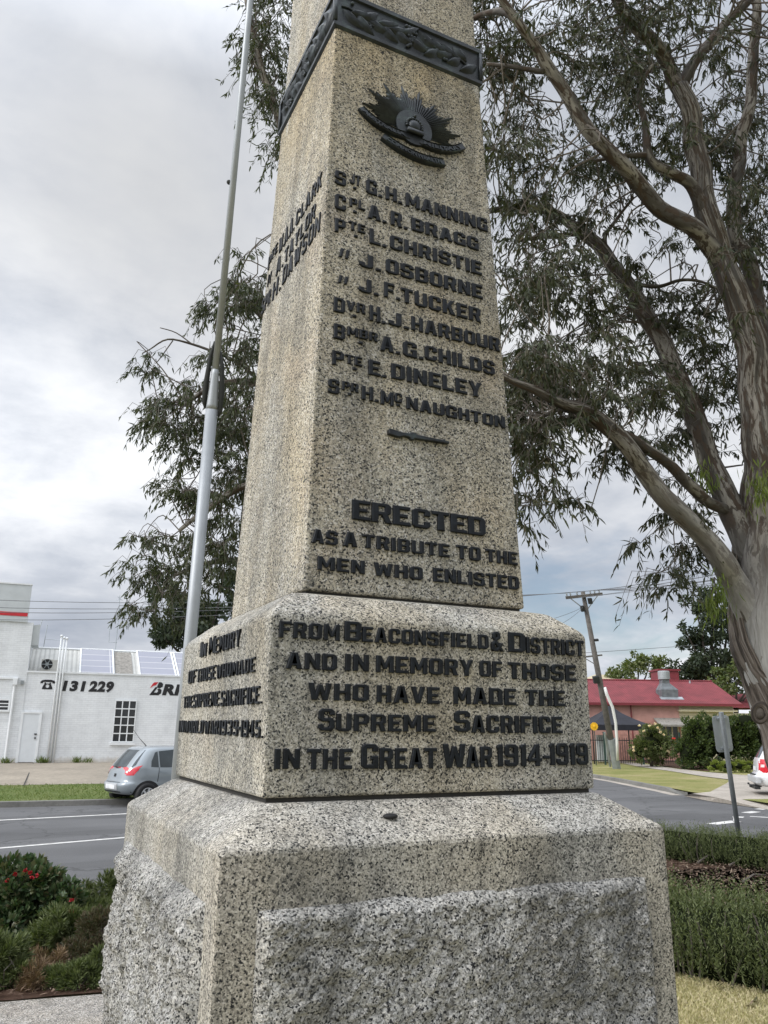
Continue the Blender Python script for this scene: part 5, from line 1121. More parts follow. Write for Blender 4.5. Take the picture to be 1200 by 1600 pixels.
# fence
fz = D(1000, 1190, 44.5); fz[2] = .19
fen = thing('picket_fence', 'black steel picket fence along the footpath in front of the shop', 'fence', fz, raz, world=False)
fs0, fs1 = -4.2, 4.6
mb = MB(); 
for k in range(int((fs1-fs0)/.13)): mb.box((fs0+k*.13, 0, .75), (.025, .025, 1.4))
for z in (.2, 1.3): mb.box(((fs0+fs1)/2, 0, z), (fs1-fs0, .04, .05))
mb.build('picket_panel', M['black_metal'], fen)
for k in range(5): mb = MB(); mb.box((fs0+k*(fs1-fs0)/4, -.02, .85), (.09, .09, 1.75)); mb.box((fs0+k*(fs1-fs0)/4, -.02, 1.74), (.11, .11, .04)); mb.build('post', M['green_post'], fen)
p_ = PL(1053, 1157, fz+rn*.06, rn); mb = MB(); mb.box((0, 0, 0), (.2, .02, .32)); mb.box((0, -.011, .06), (.14, .004, .03)); o = mb.build('warning_sign', M['red_sign']); o.location = p_; o.rotation_euler = (0, 0, raz); tag(o, 'small plain red sign fixed to the black fence beside the hedge', 'sign')
# sunflower ornament
sf = D(931, 1186, 43); sf[2] = .19
sun_o = thing('sunflower_ornament', 'yellow sunflower ornament on a stake beside the canopy tent', 'garden ornament', sf, raz, world=False)
zc = PL(931, 1135, sf, rn)[2]-sf[2]
mb = MB()
for k in range(16):
    a = 2*math.pi*k/16; mb.prism([(.05, -.045), (.17, -.05), (.235, 0), (.17, .05), (.05, .045)], (0, -.03-.004*(k % 2), zc), (math.cos(a), 0, math.sin(a)), (-math.sin(a), 0, math.cos(a)), (0, -1, 0), 0, .012)
mb.build('petal_ring', M['yellow'], sun_o)
mb = MB(); mb.lathe([(.09, 0), (.09, .02), (.05, .035)], (0, -.04, zc), (0, -1, 0), 16); mb.build('seed_disc', M['yellow'], sun_o)
mb = MB(); mb.tube([(0, 0, 0), (.02, 0, zc*.5), (0, 0, zc)], .025, 8); mb.build('stake', M['green_post'], sun_o)

# ------------------------------------------------------------------ leaning utility pole and wires
pbase = G(963, 1201, .16); PT = float((pbase-CAM)@fw)
ptop = D(910.5, 924, PT-.2)
pa = (ptop-pbase)/np.linalg.norm(ptop-pbase); plen = np.linalg.norm(ptop-pbase)
upole = thing('utility_pole', 'leaning timber power pole with crossarm and white conduit on the verge', 'utility pole', pbase)
mb = MB(); mb.tube([pbase-pa*.2, pbase+pa*plen*.5, ptop], [.17, .145, .105], 12); mb.build('pole', M['wood_pole'], upole, smooth=True)
ca = D(940, 927.5, PT-.2)-D(883, 933.5, PT-.2); cl = np.linalg.norm(ca); ca /= cl; cc = (D(940, 927.5, PT-.2)+D(883, 933.5, PT-.2))/2
mb = MB(); mb.box(cc-rn*-.0-fw*.15, (cl, .12, .14), ca, np.cross(pa, ca), pa); mb.build('crossarm', M['wood_pole'], upole)
ins = []
for k, fr in enumerate((-.46, -.36, -.18, .18, .30, .42)):
    p_ = cc+ca*cl*fr-fw*.15+pa*.07; ins.append(p_+pa*.16); mb = MB(); mb.lathe([(.02, 0), (.03, .05), (.055, .07), (.03, .11), (.05, .13), (.02, .17)], p_, pa, 8); mb.build('insulator', M['galv_dull'], upole)
mb = MB(); mb.tube([pbase+pa*(plen-1.0), cc-ca*.75-fw*.1], .025, 6); mb.tube([pbase+pa*(plen-1.0), cc+ca*.75-fw*.1], .025, 6); mb.build('brace', M['galv'], upole)
lo_ = D(927, 1025, PT-.15); mb = MB(); mb.box(lo_, (wpx(28, PT), .07, .07), ca, np.cross(pa, ca), pa); mb.tube([lo_-ca*.5-pa*.02, pbase+pa*(np.dot(lo_-pbase, pa)-.5)], .02, 6); mb.build('lower_crossarm', M['wood_pole'], upole)
for u, v, sz in ((922, 939, (.2, .2, .3)), (910, 951, (.18, .2, .3)), (932, 1000, (.2, .16, .12)), (931.5, 1062, (.3, .25, .35))):
    p_ = D(u, v, PT-.3); mb = MB(); mb.box(p_, sz, ca, np.cross(pa, ca), pa); mb.build('equipment_box', M['black_metal'], upole, bevel=.02)
mb = MB(); pts = [D(u, v, PT-.35) for u, v in ((945, 1074), (948, 1085), (957, 1105), (962, 1130), (964, 1160), (965, 1188))]; mb.tube(pts, [.07, .08, .075, .07, .07, .07], 8); mb.build('conduit', M['white_pvc'], upole, smooth=True)
mb = MB(); mb.tube([pbase-pa*.1+rt*.02, pbase+pa*1.55+rt*.02], [.215, .195], 10); mb.build('steel_sleeve', M['galv_dull'], upole)
mb = MB()
for q in (-.16, .1): mb.tube([pbase+pa*.1-rt*.28+rt*q*.2, pbase+pa*1.9-rt*.24+rt*q*.2], .03, 6)
mb.build('earth_strip', M['galv'], upole)

WG = 'overhead power wires strung from the leaning pole'
def quad_wire(a, m_, b, r=.011, lab='thin grey overhead power wire strung from the leaning timber pole'):
    a, m_, b = (np.array(k) for k in (a, m_, b)); c_ = 2*m_-.5*(a+b)
    P = [(1-t)**2*a+2*t*(1-t)*c_+t*t*b for t in np.linspace(0, 1, 24)]; mb = MB(); mb.tube(P, r, 4, False); return tag(mb.build('power_wire', M['wire']), lab, 'power wire', WG)
for k, (v0, v1, fin) in enumerate(((932.5, 946, 0), (942, 956, 1), (949, 962, 2), (957, 972, 3))):
    # passes (0,v0) and (210,v1) then climbs to the pole
    quad_wire(D(-260, v0-26+k*2, 29), D(160, v1-4.5, 31.5), ins[fin], .011)
for k, (u1, v1, fin) in enumerate(((1140, 868, 2), (1140, 876, 3), (1150, 884, 4), (1150, 893, 5))):
    a = ins[fin]; b = D(u1, v1, PT-8); e = a+(b-a)*1.9; m_ = (a+e)/2+np.array([0, 0, -.45]); quad_wire(a, m_, e, .017)
    if k < 2: quad_wire(ins[fin]-pa*.3, (ins[fin]+D(1130, 905-k*6, PT-8))/2-np.array([0, 0, .2]), D(1130, 905-k*6, PT-8)+(D(1130, 905-k*6, PT-8)-ins[fin])*.9)
for v in (972, 985): quad_wire(D(912, 948, PT-.3), D(870, v-7, PT-4), D(800, v+10, PT-10), .010, 'thin service wire dropping left from the top of the leaning pole')
quad_wire(D(915, 1020, PT-.2), D(990, 1015, PT+2), D(1090, 1008, PT+6), .012, 'lower communications cable leaving the middle of the leaning pole')

# ------------------------------------------------------------------ street sign (back view)
sgp = G(1154, 1302, .30); ST = float((sgp-CAM)@fw)
sgt = D(1126.5, 1113, ST+.1); sa = (sgt-sgp)/np.linalg.norm(sgt-sgp)
sg = thing('street_sign', 'grey back of a rectangular traffic sign on a leaning steel post', 'street sign', sgp-sa*.25)
mb = MB(); mb.tube([sgp-sa*.25, sgt], wpx(3.8, ST), 12); mb.build('post', M['post_steel'], sg, smooth=True)
# plate is on the far side of the post
px0 = D(1112, 1119, ST+.25); px1 = D(1138, 1117, ST+.25); py0 = D(1120, 1176, ST+.2); ex = (px1-px0); wS = np.linalg.norm(ex); ex /= wS; ey = (px0-py0); hS = np.linalg.norm(ey); ey /= hS; en = np.cross(ex, ey)
rr_ = .06; poly = []
for cx, cy, a0 in ((wS-rr_, hS-rr_, 0), (rr_, hS-rr_, 90), (rr_, rr_, 180), (wS-rr_, rr_, 270)):
    for k in range(5): a = R(a0+90*k/4); poly.append((cx+rr_*math.cos(a), cy+rr_*math.sin(a)))
mb = MB(); mb.prism(poly, py0, ex, ey, en, -.006, 0); mb.build('sign_plate', M['sign_back'], sg)
for f in (.1, .93): mb = MB(); q = py0+ey*hS*f+ex*wS*.5; mb.box(q+en*.03, (.16, .06, .035), ex, en, ey); mb.build('bracket', M['galv'], sg)

# ------------------------------------------------------------------ foliage helpers
def ell_points(rng, n, c, r, shell=.45):
    d = rng.normal(size=(n, 3)); d /= np.linalg.norm(d, axis=1)[:, None]; q = rng.uniform(shell**3, 1, n)**(1/3)
    return np.array(c)+d*q[:, None]*np.array(r), d
def blob_tree(name, label, cat, base, blobs, mat, leaf, n_per, trunk_r, seed, trunk_mat=None, group=None, droop=.2, shell=.3):
    """tree at a distance: trunk, limbs to each blob and a crown of leaf-sized faces"""
    t = thing(name, label, cat, base, group=group); rng = np.random.default_rng(seed)
    mb = MB(); top = max(b[0][2] for b in blobs); ctr = np.mean([b[0] for b in blobs], axis=0); base = np.array(base, float)
    fork = base+(ctr-base)*.55; fork[2] = base[2]+(min(b[0][2] for b in blobs)-base[2])*.7
    mb.tube([base-np.array([0, 0, .2]), (base+fork)/2+np.array([.1, .05, 0]), fork], [trunk_r, trunk_r*.8, trunk_r*.65], 10); mb.build('trunk', trunk_mat or M['dark_trunk'], t, smooth=True)
    mb = MB()
    for c, r in blobs:
        c = np.array(c); mid = (fork+c)/2+rng.normal(size=3)*.3; mb.tube([fork, mid, c], [trunk_r*.4, trunk_r*.22, trunk_r*.08], 6, False)
    mb.build('limbs', trunk_mat or M['dark_trunk'], t)
    PP, DD = [], []
    for c, r in blobs:
        vol = r[0]*r[1]*r[2]; n_ = int(n_per*vol**.67)
        # sub-clumps break the outline
        k = max(6, int(5+vol*1.2)); k = min(k, 40); sc, sd = ell_points(rng, k, c, r, .55)
        for q in sc:
            rr2 = np.array(r)*rng.uniform(.22, .42); pp, dd = ell_points(rng, max(4, n_//k), q, rr2, .2); PP.append(pp); DD.append(dd*.6+rng.normal(size=dd.shape)*.5-np.array([0, 0, droop]))
    P = np.concatenate(PP); Dv = np.concatenate(DD)
    leaf_obj('crown', P, Dv, rng.uniform(.7, 1.3, len(P))*leaf, rng.uniform(.35, .6, len(P))*leaf, mat, t, seed)
    return t
def px_blobs(lst, t):
    return [(D(u, v, t+dt), (wpx(ru, t), wpx(ru, t), wpx(rv, t))) for u, v, ru, rv, dt in lst]
TB = 66
b0 = D(1120, 1180, TB); b0[2] = .2
blob_tree('evergreen_tree', 'big dark evergreen tree towering behind the red-roofed shop', 'tree', b0, px_blobs([(1120, 930, 32, 28, 0), (1088, 950, 20, 22, -1), (1140, 965, 42, 30, 1), (1100, 985, 30, 20, 0), (1125, 1015, 52, 28, 0), (1075, 1030, 28, 24, -1), (1068, 1060, 24, 22, 0), (1120, 1060, 50, 26, 0), (1165, 1000, 40, 40, 1), (1160, 940, 28, 24, 1), (1068, 978, 8, 9, -1)], TB), M['dark_leaf'], .34, 420, .5, 11)
TB = 80
b0 = D(990, 1180, TB); b0[2] = .2
blob_tree('eucalypt_tree', 'light green eucalypt rising behind the red roof left of the dark evergreen', 'tree', b0, px_blobs([(960, 1052, 16, 12, 0), (985, 1040, 22, 16, 0), (998, 1024, 12, 14, 0), (1018, 1030, 18, 18, 1), (1040, 1050, 22, 16, 0), (975, 1056, 22, 8, 0)], TB), M['mid_leaf'], .38, 330, .35, 12)
TB = 58
b0 = D(1150, 1180, TB); b0[2] = .2
blob_tree('round_tree', 'small olive green tree between the dark evergreen and the gum trunk', 'tree', b0, px_blobs([(1140, 1060, 28, 20, 0), (1165, 1045, 26, 24, 0), (1125, 1070, 16, 14, 0), (1180, 1070, 26, 20, 0)], TB), M['mid_leaf'], .28, 480, .25, 13)
TB = 48
b0 = D(330, 1150, TB); b0[2] = .5
blob_tree('pine_tree', 'dark bushy tree standing behind the white workshop roof', 'tree', b0, px_blobs([(270, 960, 30, 34, 0), (310, 950, 40, 38, 1), (345, 930, 34, 40, 1), (300, 990, 55, 24, 0), (250, 990, 20, 18, 0), (380, 950, 40, 50, 2), (330, 985, 50, 26, 1), (262, 930, 24, 16, 0)], TB), M['dark_leaf'], .30, 520, .4, 14)
# shrubs across the street
def shrub(name, label, cat, base, blobs, mat, leaf, n_tot, seed, group=None, core=True, stems=True, wide=.5, sr=.018, ragged=False):
    t = thing(name, label, cat, base, group=group); rng = np.random.default_rng(seed); base = np.array(base, float); n0 = len(blobs)
    if stems:
        mb = MB()
        for c, r in blobs:
            for _ in range(3):
                e = np.array(c)+rng.normal(size=3)*np.array(r)*.4; mb.tube([base+rng.normal(size=3)*np.array([.06, .06, 0]), (base+e)/2+rng.normal(size=3)*.05, e], [sr, sr*.7, sr*.3], 5, False)
        mb.build('stems', M['twig'], t)
    if ragged:
        extra = []
        for c, r in blobs:
            for _ in range(5):
                q = rng.normal(size=3); q[2] = abs(q[2])*.9+.1; q /= np.linalg.norm(q); extra.append((np.array(c)+q*np.array(r)*rng.uniform(.75, 1.05), tuple(np.array(r)*rng.uniform(.18, .38))))
        blobs = list(blobs)+extra
    vol = [r[0]*r[1]+r[1]*r[2]+r[0]*r[2] for c, r in blobs]; PP, DD = [], []
    for (c, r), v in zip(blobs, vol):
        m_ = int(n_tot*v/sum(vol)); k = max(8, m_//60); sc, sd = ell_points(rng, k, c, r, .75)
        for q, dq in zip(sc, sd):
            pp, dd = ell_points(rng, max(3, m_//k), q, np.array(r)*rng.uniform(.18, .34), .1); PP.append(pp); DD.append(dq*.7+dd*.6+np.array([0, 0, .1]))
    P = np.concatenate(PP); Dv = np.concatenate(DD); ok = P[:, 2] > base[2]-.02; P, Dv = P[ok], Dv[ok]
    leaf_obj('leaves', P, Dv, rng.uniform(.6, 1.3, len(P))*leaf, rng.uniform(wide*.7, wide*1.3, len(P))*leaf, mat, t, seed)
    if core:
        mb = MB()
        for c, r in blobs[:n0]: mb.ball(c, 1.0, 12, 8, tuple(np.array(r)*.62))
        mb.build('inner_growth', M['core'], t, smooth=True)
    return t
def flowers(t, pts, rad, mat, seed, nm='flower'):
    rng = np.random.default_rng(seed)
    for p_ in pts:
        k = 24; d = rng.normal(size=(k, 3)); d[:, 2] = d[:, 2]*.7+.2; d /= np.linalg.norm(d, axis=1)[:, None]
        leaf_obj(nm, np.tile(p_, (k, 1))+d*rad*.1, d, rad*rng.uniform(.6, 1.15, k), rad*.8, mat, t, seed+int(rng.integers(999)))
SB = 42.5
b0 = D(1018, 1190, SB); b0[2] = .18
rb = shrub('rose_bush', 'rounded rose bush with pale blooms growing against the black fence', 'shrub', b0, px_blobs([(1018, 1163, 28, 24, 0), (1003, 1172, 20, 18, -.2), (1035, 1168, 18, 22, .2), (1020, 1145, 18, 12, 0)], SB), M['mid_leaf'], .11, 5200, 21)
flowers(rb, [D(u, v, SB-wpx(22, SB)*.9) for u, v in ((1034, 1170), (1015, 1134), (1028, 1137), (999, 1134), (990, 1168), (990, 1173), (1009, 1170), (1024, 1131), (1037, 1148), (1044, 1174), (1032, 1144), (1013, 1185), (1006, 1142))], .085, M['pale_petal'], 3)
SB = 40
b0 = D(1100, 1196, SB); b0[2] = .18
shrub('tall_hedge', 'tall dark green hedge screening the shop behind the traffic sign', 'hedge', b0, px_blobs([(1082, 1165, 27, 38, 0), (1105, 1160, 27, 40, .3), (1130, 1160, 27, 40, .4), (1155, 1158, 27, 40, .5), (1182, 1160, 27, 40, .6), (1075, 1180, 20, 22, -.3), (1085, 1138, 18, 18, 0), (1120, 1135, 22, 16, .3), (1165, 1130, 25, 20, .5)], SB), M['hedge_leaf'], .14, 13000, 22)
SB = 37
b0 = D(1140, 1202, SB); b0[2] = .18
shrub('low_hedge', 'low clipped lime green hedge in front of the tall dark hedge', 'hedge', b0, px_blobs([(1120, 1197, 12, 7, 0), (1138, 1197, 12, 7, 0), (1156, 1197, 12, 7, 0), (1172, 1198, 12, 7, 0)], SB), M['lime_leaf'], .09, 3000, 23, stems=False)
SB = 42
b0 = D(1040, 1195, SB); b0[2] = .18
sheet('garden_soil', [tuple(G(u, v, .20)) for u, v in ((975, 1186), (1050, 1199), (1108, 1205), (1112, 1196), (1050, 1188), (985, 1180))], .20, M['mulch'])

# ------------------------------------------------------------------ the gum tree on the right
GT = 11.0
def limb_pts(lst): return [D(u, v, t) for u, v, r, t in lst], [wpx(r, t) for u, v, r, t in lst]
def smooth_path(P, Rr, k=5):
    P = np.array(P); n_ = len(P); t = np.linspace(0, n_-1, (n_-1)*k+1); out = []; rr2 = np.interp(t, range(n_), Rr)
    for q in t:
        i = min(int(q), n_-2); f = q-i; p0, p1, p2, p3 = P[max(i-1, 0)], P[i], P[i+1], P[min(i+2, n_-1)]
        out.append(.5*((2*p1)+(-p0+p2)*f+(2*p0-5*p1+4*p2-p3)*f*f+(-p0+3*p1-3*p2+p3)*f**3))
    out = np.array(out)
    if k > 3: out = out+np.array([[mnoise.noise(Vector(p)*1.7+Vector((q_, 0, 0))) for q_ in (0, 31, 67)] for p in out])*np.minimum(.07, rr2*.7)[:, None]
    return out, rr2
trunk_l = [(1345, 1330, 88, 11), (1304, 1245, 76, 11), (1263, 1160, 62, 11), (1222, 1060, 58, 11), (1205, 960, 55, 11), (1200, 860, 45, 11), (1196, 760, 34, 11), (1188, 660, 28, 11), (1178, 570, 24, 11), (1163, 500, 21, 11), (1137, 430, 19, 11), (1108, 345, 17, 11), (1090, 260, 15.5, 11.1), (1077, 190, 14, 11.2), (1066, 135, 13, 11.3)]
limbs = [
    [(1066, 137, 14, 11.3), (1045, 105, 12, 11.3), (1016, 69, 12, 11.2), (990, 38, 11, 11.1), (970, 5, 10, 11), (940, -50, 8, 10.8), (915, -130, 6, 10.5)],
    [(1066, 137, 12, 11.3), (1085, 100, 10, 11.3), (1108, 69, 9, 11.4), (1140, 32, 8, 11.5), (1175, -5, 7, 11.6), (1220, -70, 5, 11.8)],
    [(1186, 560, 18, 11.4), (1181, 460, 16, 11.7), (1165, 400, 14, 11.8), (1145, 364, 13, 11.9), (1150, 290, 12, 12), (1157, 230, 11, 12.1), (1170, 160, 10, 12.2), (1180, 90, 9, 12.3), (1185, -20, 7, 12.4)],
    [(1130, 415, 17, 11), (1092, 368, 16, 10.8), (1046, 333, 15, 10.6), (989, 283, 14, 10.4), (950, 235, 13, 10.2), (912, 191, 13, 10.1), (880, 145, 12, 10), (855, 103, 11, 9.9), (830, 62, 9, 9.8), (809, 34, 8, 9.7), (782, -5, 7, 9.6), (750, -60, 5, 9.4)],
    [(815, 40, 6, 9.7), (790, 20, 6, 9.9), (768, 18, 5, 10.1), (740, 28, 4, 10.4), (700, 50, 3, 10.8)],
    [(1185, 890, 30, 11.05), (1160, 840, 25, 11.1), (1130, 778, 22, 11.2), (1102, 703, 19, 11.4), (1077, 626, 18, 11.6), (1039, 550, 17, 11.8), (1008, 492, 15, 12), (955, 414, 13, 12.2), (930, 380, 12, 12.3), (905, 356, 10, 12.4), (870, 337, 9, 12.5), (836, 326, 7, 12.6), (770, 328, 5, 12.8), (730, 345, 3, 13)],
    [(1180, 970, 32, 10.95), (1146, 906, 24, 10.8), (1115, 865, 21, 10.6), (1085, 826, 19, 10.4), (1050, 785, 18, 10.2), (1016, 745, 17, 10), (985, 705, 16, 9.8), (955, 672, 15, 9.7), (912, 642, 12, 9.5), (855, 619, 9, 9.3), (800, 595, 6, 9.1), (760, 570, 4, 9)],
    [(1140, 800, 10, 11.15), (1085, 768, 11, 10.7), (1050, 728, 10, 10.4), (1008, 699, 9, 10.1), (975, 678, 8, 9.9), (930, 665, 6, 9.8), (880, 640, 5, 9.8), (840, 655, 3, 9.8)],
    [(1105, 340, 12, 11), (1080, 292, 11, 10.9), (1050, 270, 10, 10.8), (1012, 242, 8, 10.7), (1008, 190, 6, 10.8), (1000, 140, 4, 10.9), (1020, 100, 3, 11)],
    [(1012, 242, 6, 10.7), (970, 245, 4, 10.6), (930, 250, 3, 10.5)],
    [(948, 400, 5, 12.2), (945, 370, 4, 12.2), (965, 340, 3, 12.2), (990, 310, 2, 12.2)],
    [(998, 445, 4, 12), (1030, 446, 3.5, 12), (1062, 438, 3, 12), (1095, 441, 2.4, 12), (1125, 452, 1.6, 12)],
    [(905, 365, 4, 12.4), (860, 368, 4, 12.3), (810, 375, 3, 12.2)],
    [(850, 112, 5, 9.9), (800, 105, 4, 10), (760, 100, 3, 10.1)],
    # outside the picture
    [(1212, 690, 26, 11.1), (1262, 540, 22, 11), (1340, 380, 18, 11), (1440, 240, 13, 11), (1560, 100, 8, 11)],
    [(1222, 830, 26, 11.1), (1290, 700, 20, 11.3), (1400, 600, 15, 11.8), (1520, 480, 9, 12)],
    [(1215, 690, 20, 11.4), (1260, 450, 16, 12.5), (1290, 100, 12, 13.5), (1330, -200, 8, 14)]]
tb = D(1345, 1330, 11); tb[2] = .40
gum = thing('gum_tree', 'large pale-barked gum tree leaning over the right of the memorial', 'tree', tb)
skel = []
P_, R_ = limb_pts(trunk_l); P_, R_ = smooth_path(P_, R_, 5); P_[0][2] = min(P_[0][2], .3)
mb = MB(); mb.tube(P_, R_, 36, True, wob=.16, seed=2); mb.build('trunk', M['bark'], gum, smooth=True); skel.append((P_, R_))
for i, lb in enumerate(limbs):
    p_, r_ = limb_pts(lb); r_ = [q*.86 for q in r_]; p_, r_ = smooth_path(p_, r_, 5); mb = MB(); mb.tube(p_, r_, 16, True, wob=.14, seed=i+3); mb.build('limb', M['bark'], gum, smooth=True); skel.append((p_, r_))
# loose strips of bark hugging the left of the trunk
mb = MB(); rows = []; NA = 40
for i in range(0, 30):
    f = np.interp(i, [0, 5, 8, 12, 16, 20, 24, 29], [1.9, 1.75, 1.5, 1.2, .72, .42, .1, -.35]); row = []
    for k in range(NA+1):
        e_ = .22*mnoise.noise(Vector((i*.9, 3.3, 0)))+.12*mnoise.noise(Vector((i*2.7, 1.1, 0))); a = -1.3+(f+1.3+e_)*k/NA
        d = -rt*math.cos(a)-fw*math.sin(a); rid = abs(mnoise.noise(Vector((a*7, i*.22, 5))))+.6*abs(mnoise.noise(Vector((a*19, i*.3, 9))))
        lift = .022*min(1, k/4, (NA-k)/3)*(1 if i < 28 else .3); row.append(P_[i]+d*(R_[i]*1.03+lift+.055*(.5-rid)*min(1, (NA-k)/4+.15)))
    rows.append(row)
vs = [p for r_ in rows for p in r_]; W_ = NA+1; uvs = []; fs = []
for i in range(len(rows)-1):
    for k in range(NA): fs.append((i*W_+k, i*W_+k+1, (i+1)*W_+k+1, (i+1)*W_+k)); uvs.append([(k*.03, i*.17), ((k+1)*.03, i*.17), ((k+1)*.03, (i+1)*.17), (k*.03, (i+1)*.17)])
mb.add(vs, fs, uvs); mb.build('peeling_bark', M['loose_bark'], gum, smooth=True)
kc = PL(1186, 1113, P_[12]-fw*(R_[12]*.75), fw); mb = MB(); ring_p = [kc+(rt*math.cos(a)*.085+up*math.sin(a)*.11)-fw*.03 for a in np.linspace(0, 2*math.pi, 20)]; mb.tube(ring_p, .034, 10, False, wob=.75); knot = mb.build('branch_knot', M['loose_bark'], gum, smooth=True)
mb = MB(); mb.ball(kc+fw*.0, .08, 12, 8, (1, .8, 1.2)); mb.build('knot_hollow', M['twig'], knot, smooth=True)

def gum_crown(t, skel, clumps, seed, leafmat, leaf=(.09, .16), strands=(6, 10), slen=(.35, .8), nleaf=(14, 21), wid=.022, droop=1.0, twr=.010):
    rng = np.random.default_rng(seed); SK = np.concatenate([p for p, r in skel]); SR = np.concatenate([r for p, r in skel]); mb = MB(); PP, DD, LL = [], [], []
    for c in clumps:
        c = np.array(c); d = np.linalg.norm(SK-c, axis=1)+SR*0; i = int(np.argmin(d+rng.uniform(0, .5, len(d)))); a = SK[i]
        r0_ = min(.03, twr*(.6+.5*d[i])); m1_ = a*.67+c*.33+rng.normal(size=3)*.16*max(.25, d[i])+np.array([0, 0, .12*d[i]]); m2_ = a*.33+c*.67+rng.normal(size=3)*.14*max(.25, d[i])+np.array([0, 0, .10*d[i]]); bp_, br_ = smooth_path([a, m1_, m2_, c], [r0_, r0_*.8, r0_*.6, r0_*.4], 3); mb.tube(bp_, br_, 5, False)
        for s_ in range(int(rng.integers(*strands))):
            L = rng.uniform(*slen); th = rng.uniform(0, 2*math.pi); hd_ = np.array([math.cos(th), math.sin(th), rng.uniform(-.3, .6)]); hd_ /= np.linalg.norm(hd_)
            p1 = c+hd_*L*.45+np.array([0, 0, .03]); p2 = c+hd_*L*.75-np.array([0, 0, droop*L*rng.uniform(.25, .7)]); pts = [c, p1, p2]; mb.tube(pts, [r0_*.35, .0035, .002], 4, False)
            k = int(rng.integers(*nleaf)); f = rng.uniform(.15, 1.02, k)[:, None]; q = (1-f)**2*c+2*f*(1-f)*p1*1.0+f*f*p2
            dv = rng.normal(size=(k, 3))*.42+hd_*.35+np.array([0, 0, -1.0*droop]); PP.append(q); DD.append(dv); LL.append(rng.uniform(*leaf, k))
    mb.build('twigs', M['twig'], t)
    P = np.concatenate(PP); Dv = np.concatenate(DD); L = np.concatenate(LL); leaf_obj('leaves', P, Dv, L, wid*rng.uniform(.75, 1.3, len(P)), leafmat, t, seed, bend=.2)
    return len(P)
rng = np.random.default_rng(31)
def cl(lst):
    out = []
    for u, v, su, sv, k, t0, t1 in lst:
        for _ in range(int(k*KM+.5)): out.append(D(u+rng.normal()*su, v+rng.normal()*sv, rng.uniform(t0, t1)))
    return out
KM = .82
main = cl([(800, 180, 30, 70, 22, 9.5, 12.5), (830, 330, 38, 60, 26, 9.5, 13), (850, 470, 45, 60, 34, 9, 13), (830, 580, 45, 40, 36, 9, 12), (900, 610, 55, 35, 26, 9.2, 12), (810, 680, 22, 40, 14, 9, 11), (815, 770, 10, 22, 5, 9, 10), (870, 680, 25, 20, 7, 9.2, 10.5),
           (930, 70, 60, 50, 34, 9.8, 13), (850, 60, 40, 45, 18, 9.8, 12.5), (960, 190, 50, 50, 18, 10.2, 13), (1010, 60, 45, 40, 20, 10, 13.5), (930, 300, 50, 50, 22, 10.5, 13), (1060, 210, 40, 60, 12, 11.5, 14), (1120, 140, 50, 80, 32, 11.6, 14.5), (1170, 280, 30, 80, 22, 11.6, 14.5), (980, 480, 50, 50, 24, 10.8, 13.5), (1060, 500, 40, 50, 16, 11.6, 14), (1120, 560, 30, 60, 22, 11.5, 14), (1010, 600, 40, 40, 16, 10.4, 13), (1090, 660, 30, 40, 12, 11.6, 13), (1180, 420, 20, 60, 10, 11.5, 13),
           (1050, 860, 25, 22, 9, 10.2, 11.2), (1060, 800, 30, 25, 6, 10.5, 11.5), (990, 700, 30, 20, 7, 9.8, 11), (760, 110, 15, 60, 6, 10, 12.5), (880, 770, 12, 14, 2, 9.3, 10)])
off = cl([(950, -150, 120, 90, 40, 9, 13), (1250, 150, 60, 150, 36, 10, 14), (1400, 350, 110, 130, 50, 10, 13), (1300, -150, 150, 120, 50, 9, 14), (1480, 120, 90, 90, 30, 10, 12), (1200, -350, 180, 80, 30, 8, 13), (1280, 560, 60, 60, 18, 10.5, 12.5)])
ng = gum_crown(gum, skel, main+off, 41, M['gum_leaf'])
# mistletoe clumps: brighter leaves hanging in bunches
def bunch(name, label, cs, k, seed):
    rng = np.random.default_rng(seed); t = thing(name, label, 'mistletoe', cs[0]); P = np.concatenate([np.array(c)+rng.normal(size=(k, 3))*np.array([.09, .09, .12]) for c in cs]); dv = rng.normal(size=(len(P), 3))*.3+np.array([0, 0, -1.]); leaf_obj('leaves', P, dv, rng.uniform(.10, .2, len(P)), .02, M['mistletoe'], t, seed)
    mb = MB(); [mb.tube([np.array(cs[0])+np.array([0, 0, .2]), np.array(c)], .008, 5) for c in cs]; mb.build('stems', M['twig'], t)
bunch('mistletoe', 'bright green mistletoe bunch hanging below the lowest gum limb', [D(1118, 925, 10.5), D(1120, 945, 10.5), D(1110, 935, 10.45), D(1124, 910, 10.5)], 55, 1)
bunch('mistletoe', 'green mistletoe bunch at the right edge against the pale gum trunk', [D(1188, 745, 10.3), D(1196, 760, 10.3), D(1182, 765, 10.35)], 50, 2)
bunch('mistletoe', 'green mistletoe tuft in the fork of two gum limbs', [D(1098, 738, 11), D(1105, 750, 11)], 50, 3)

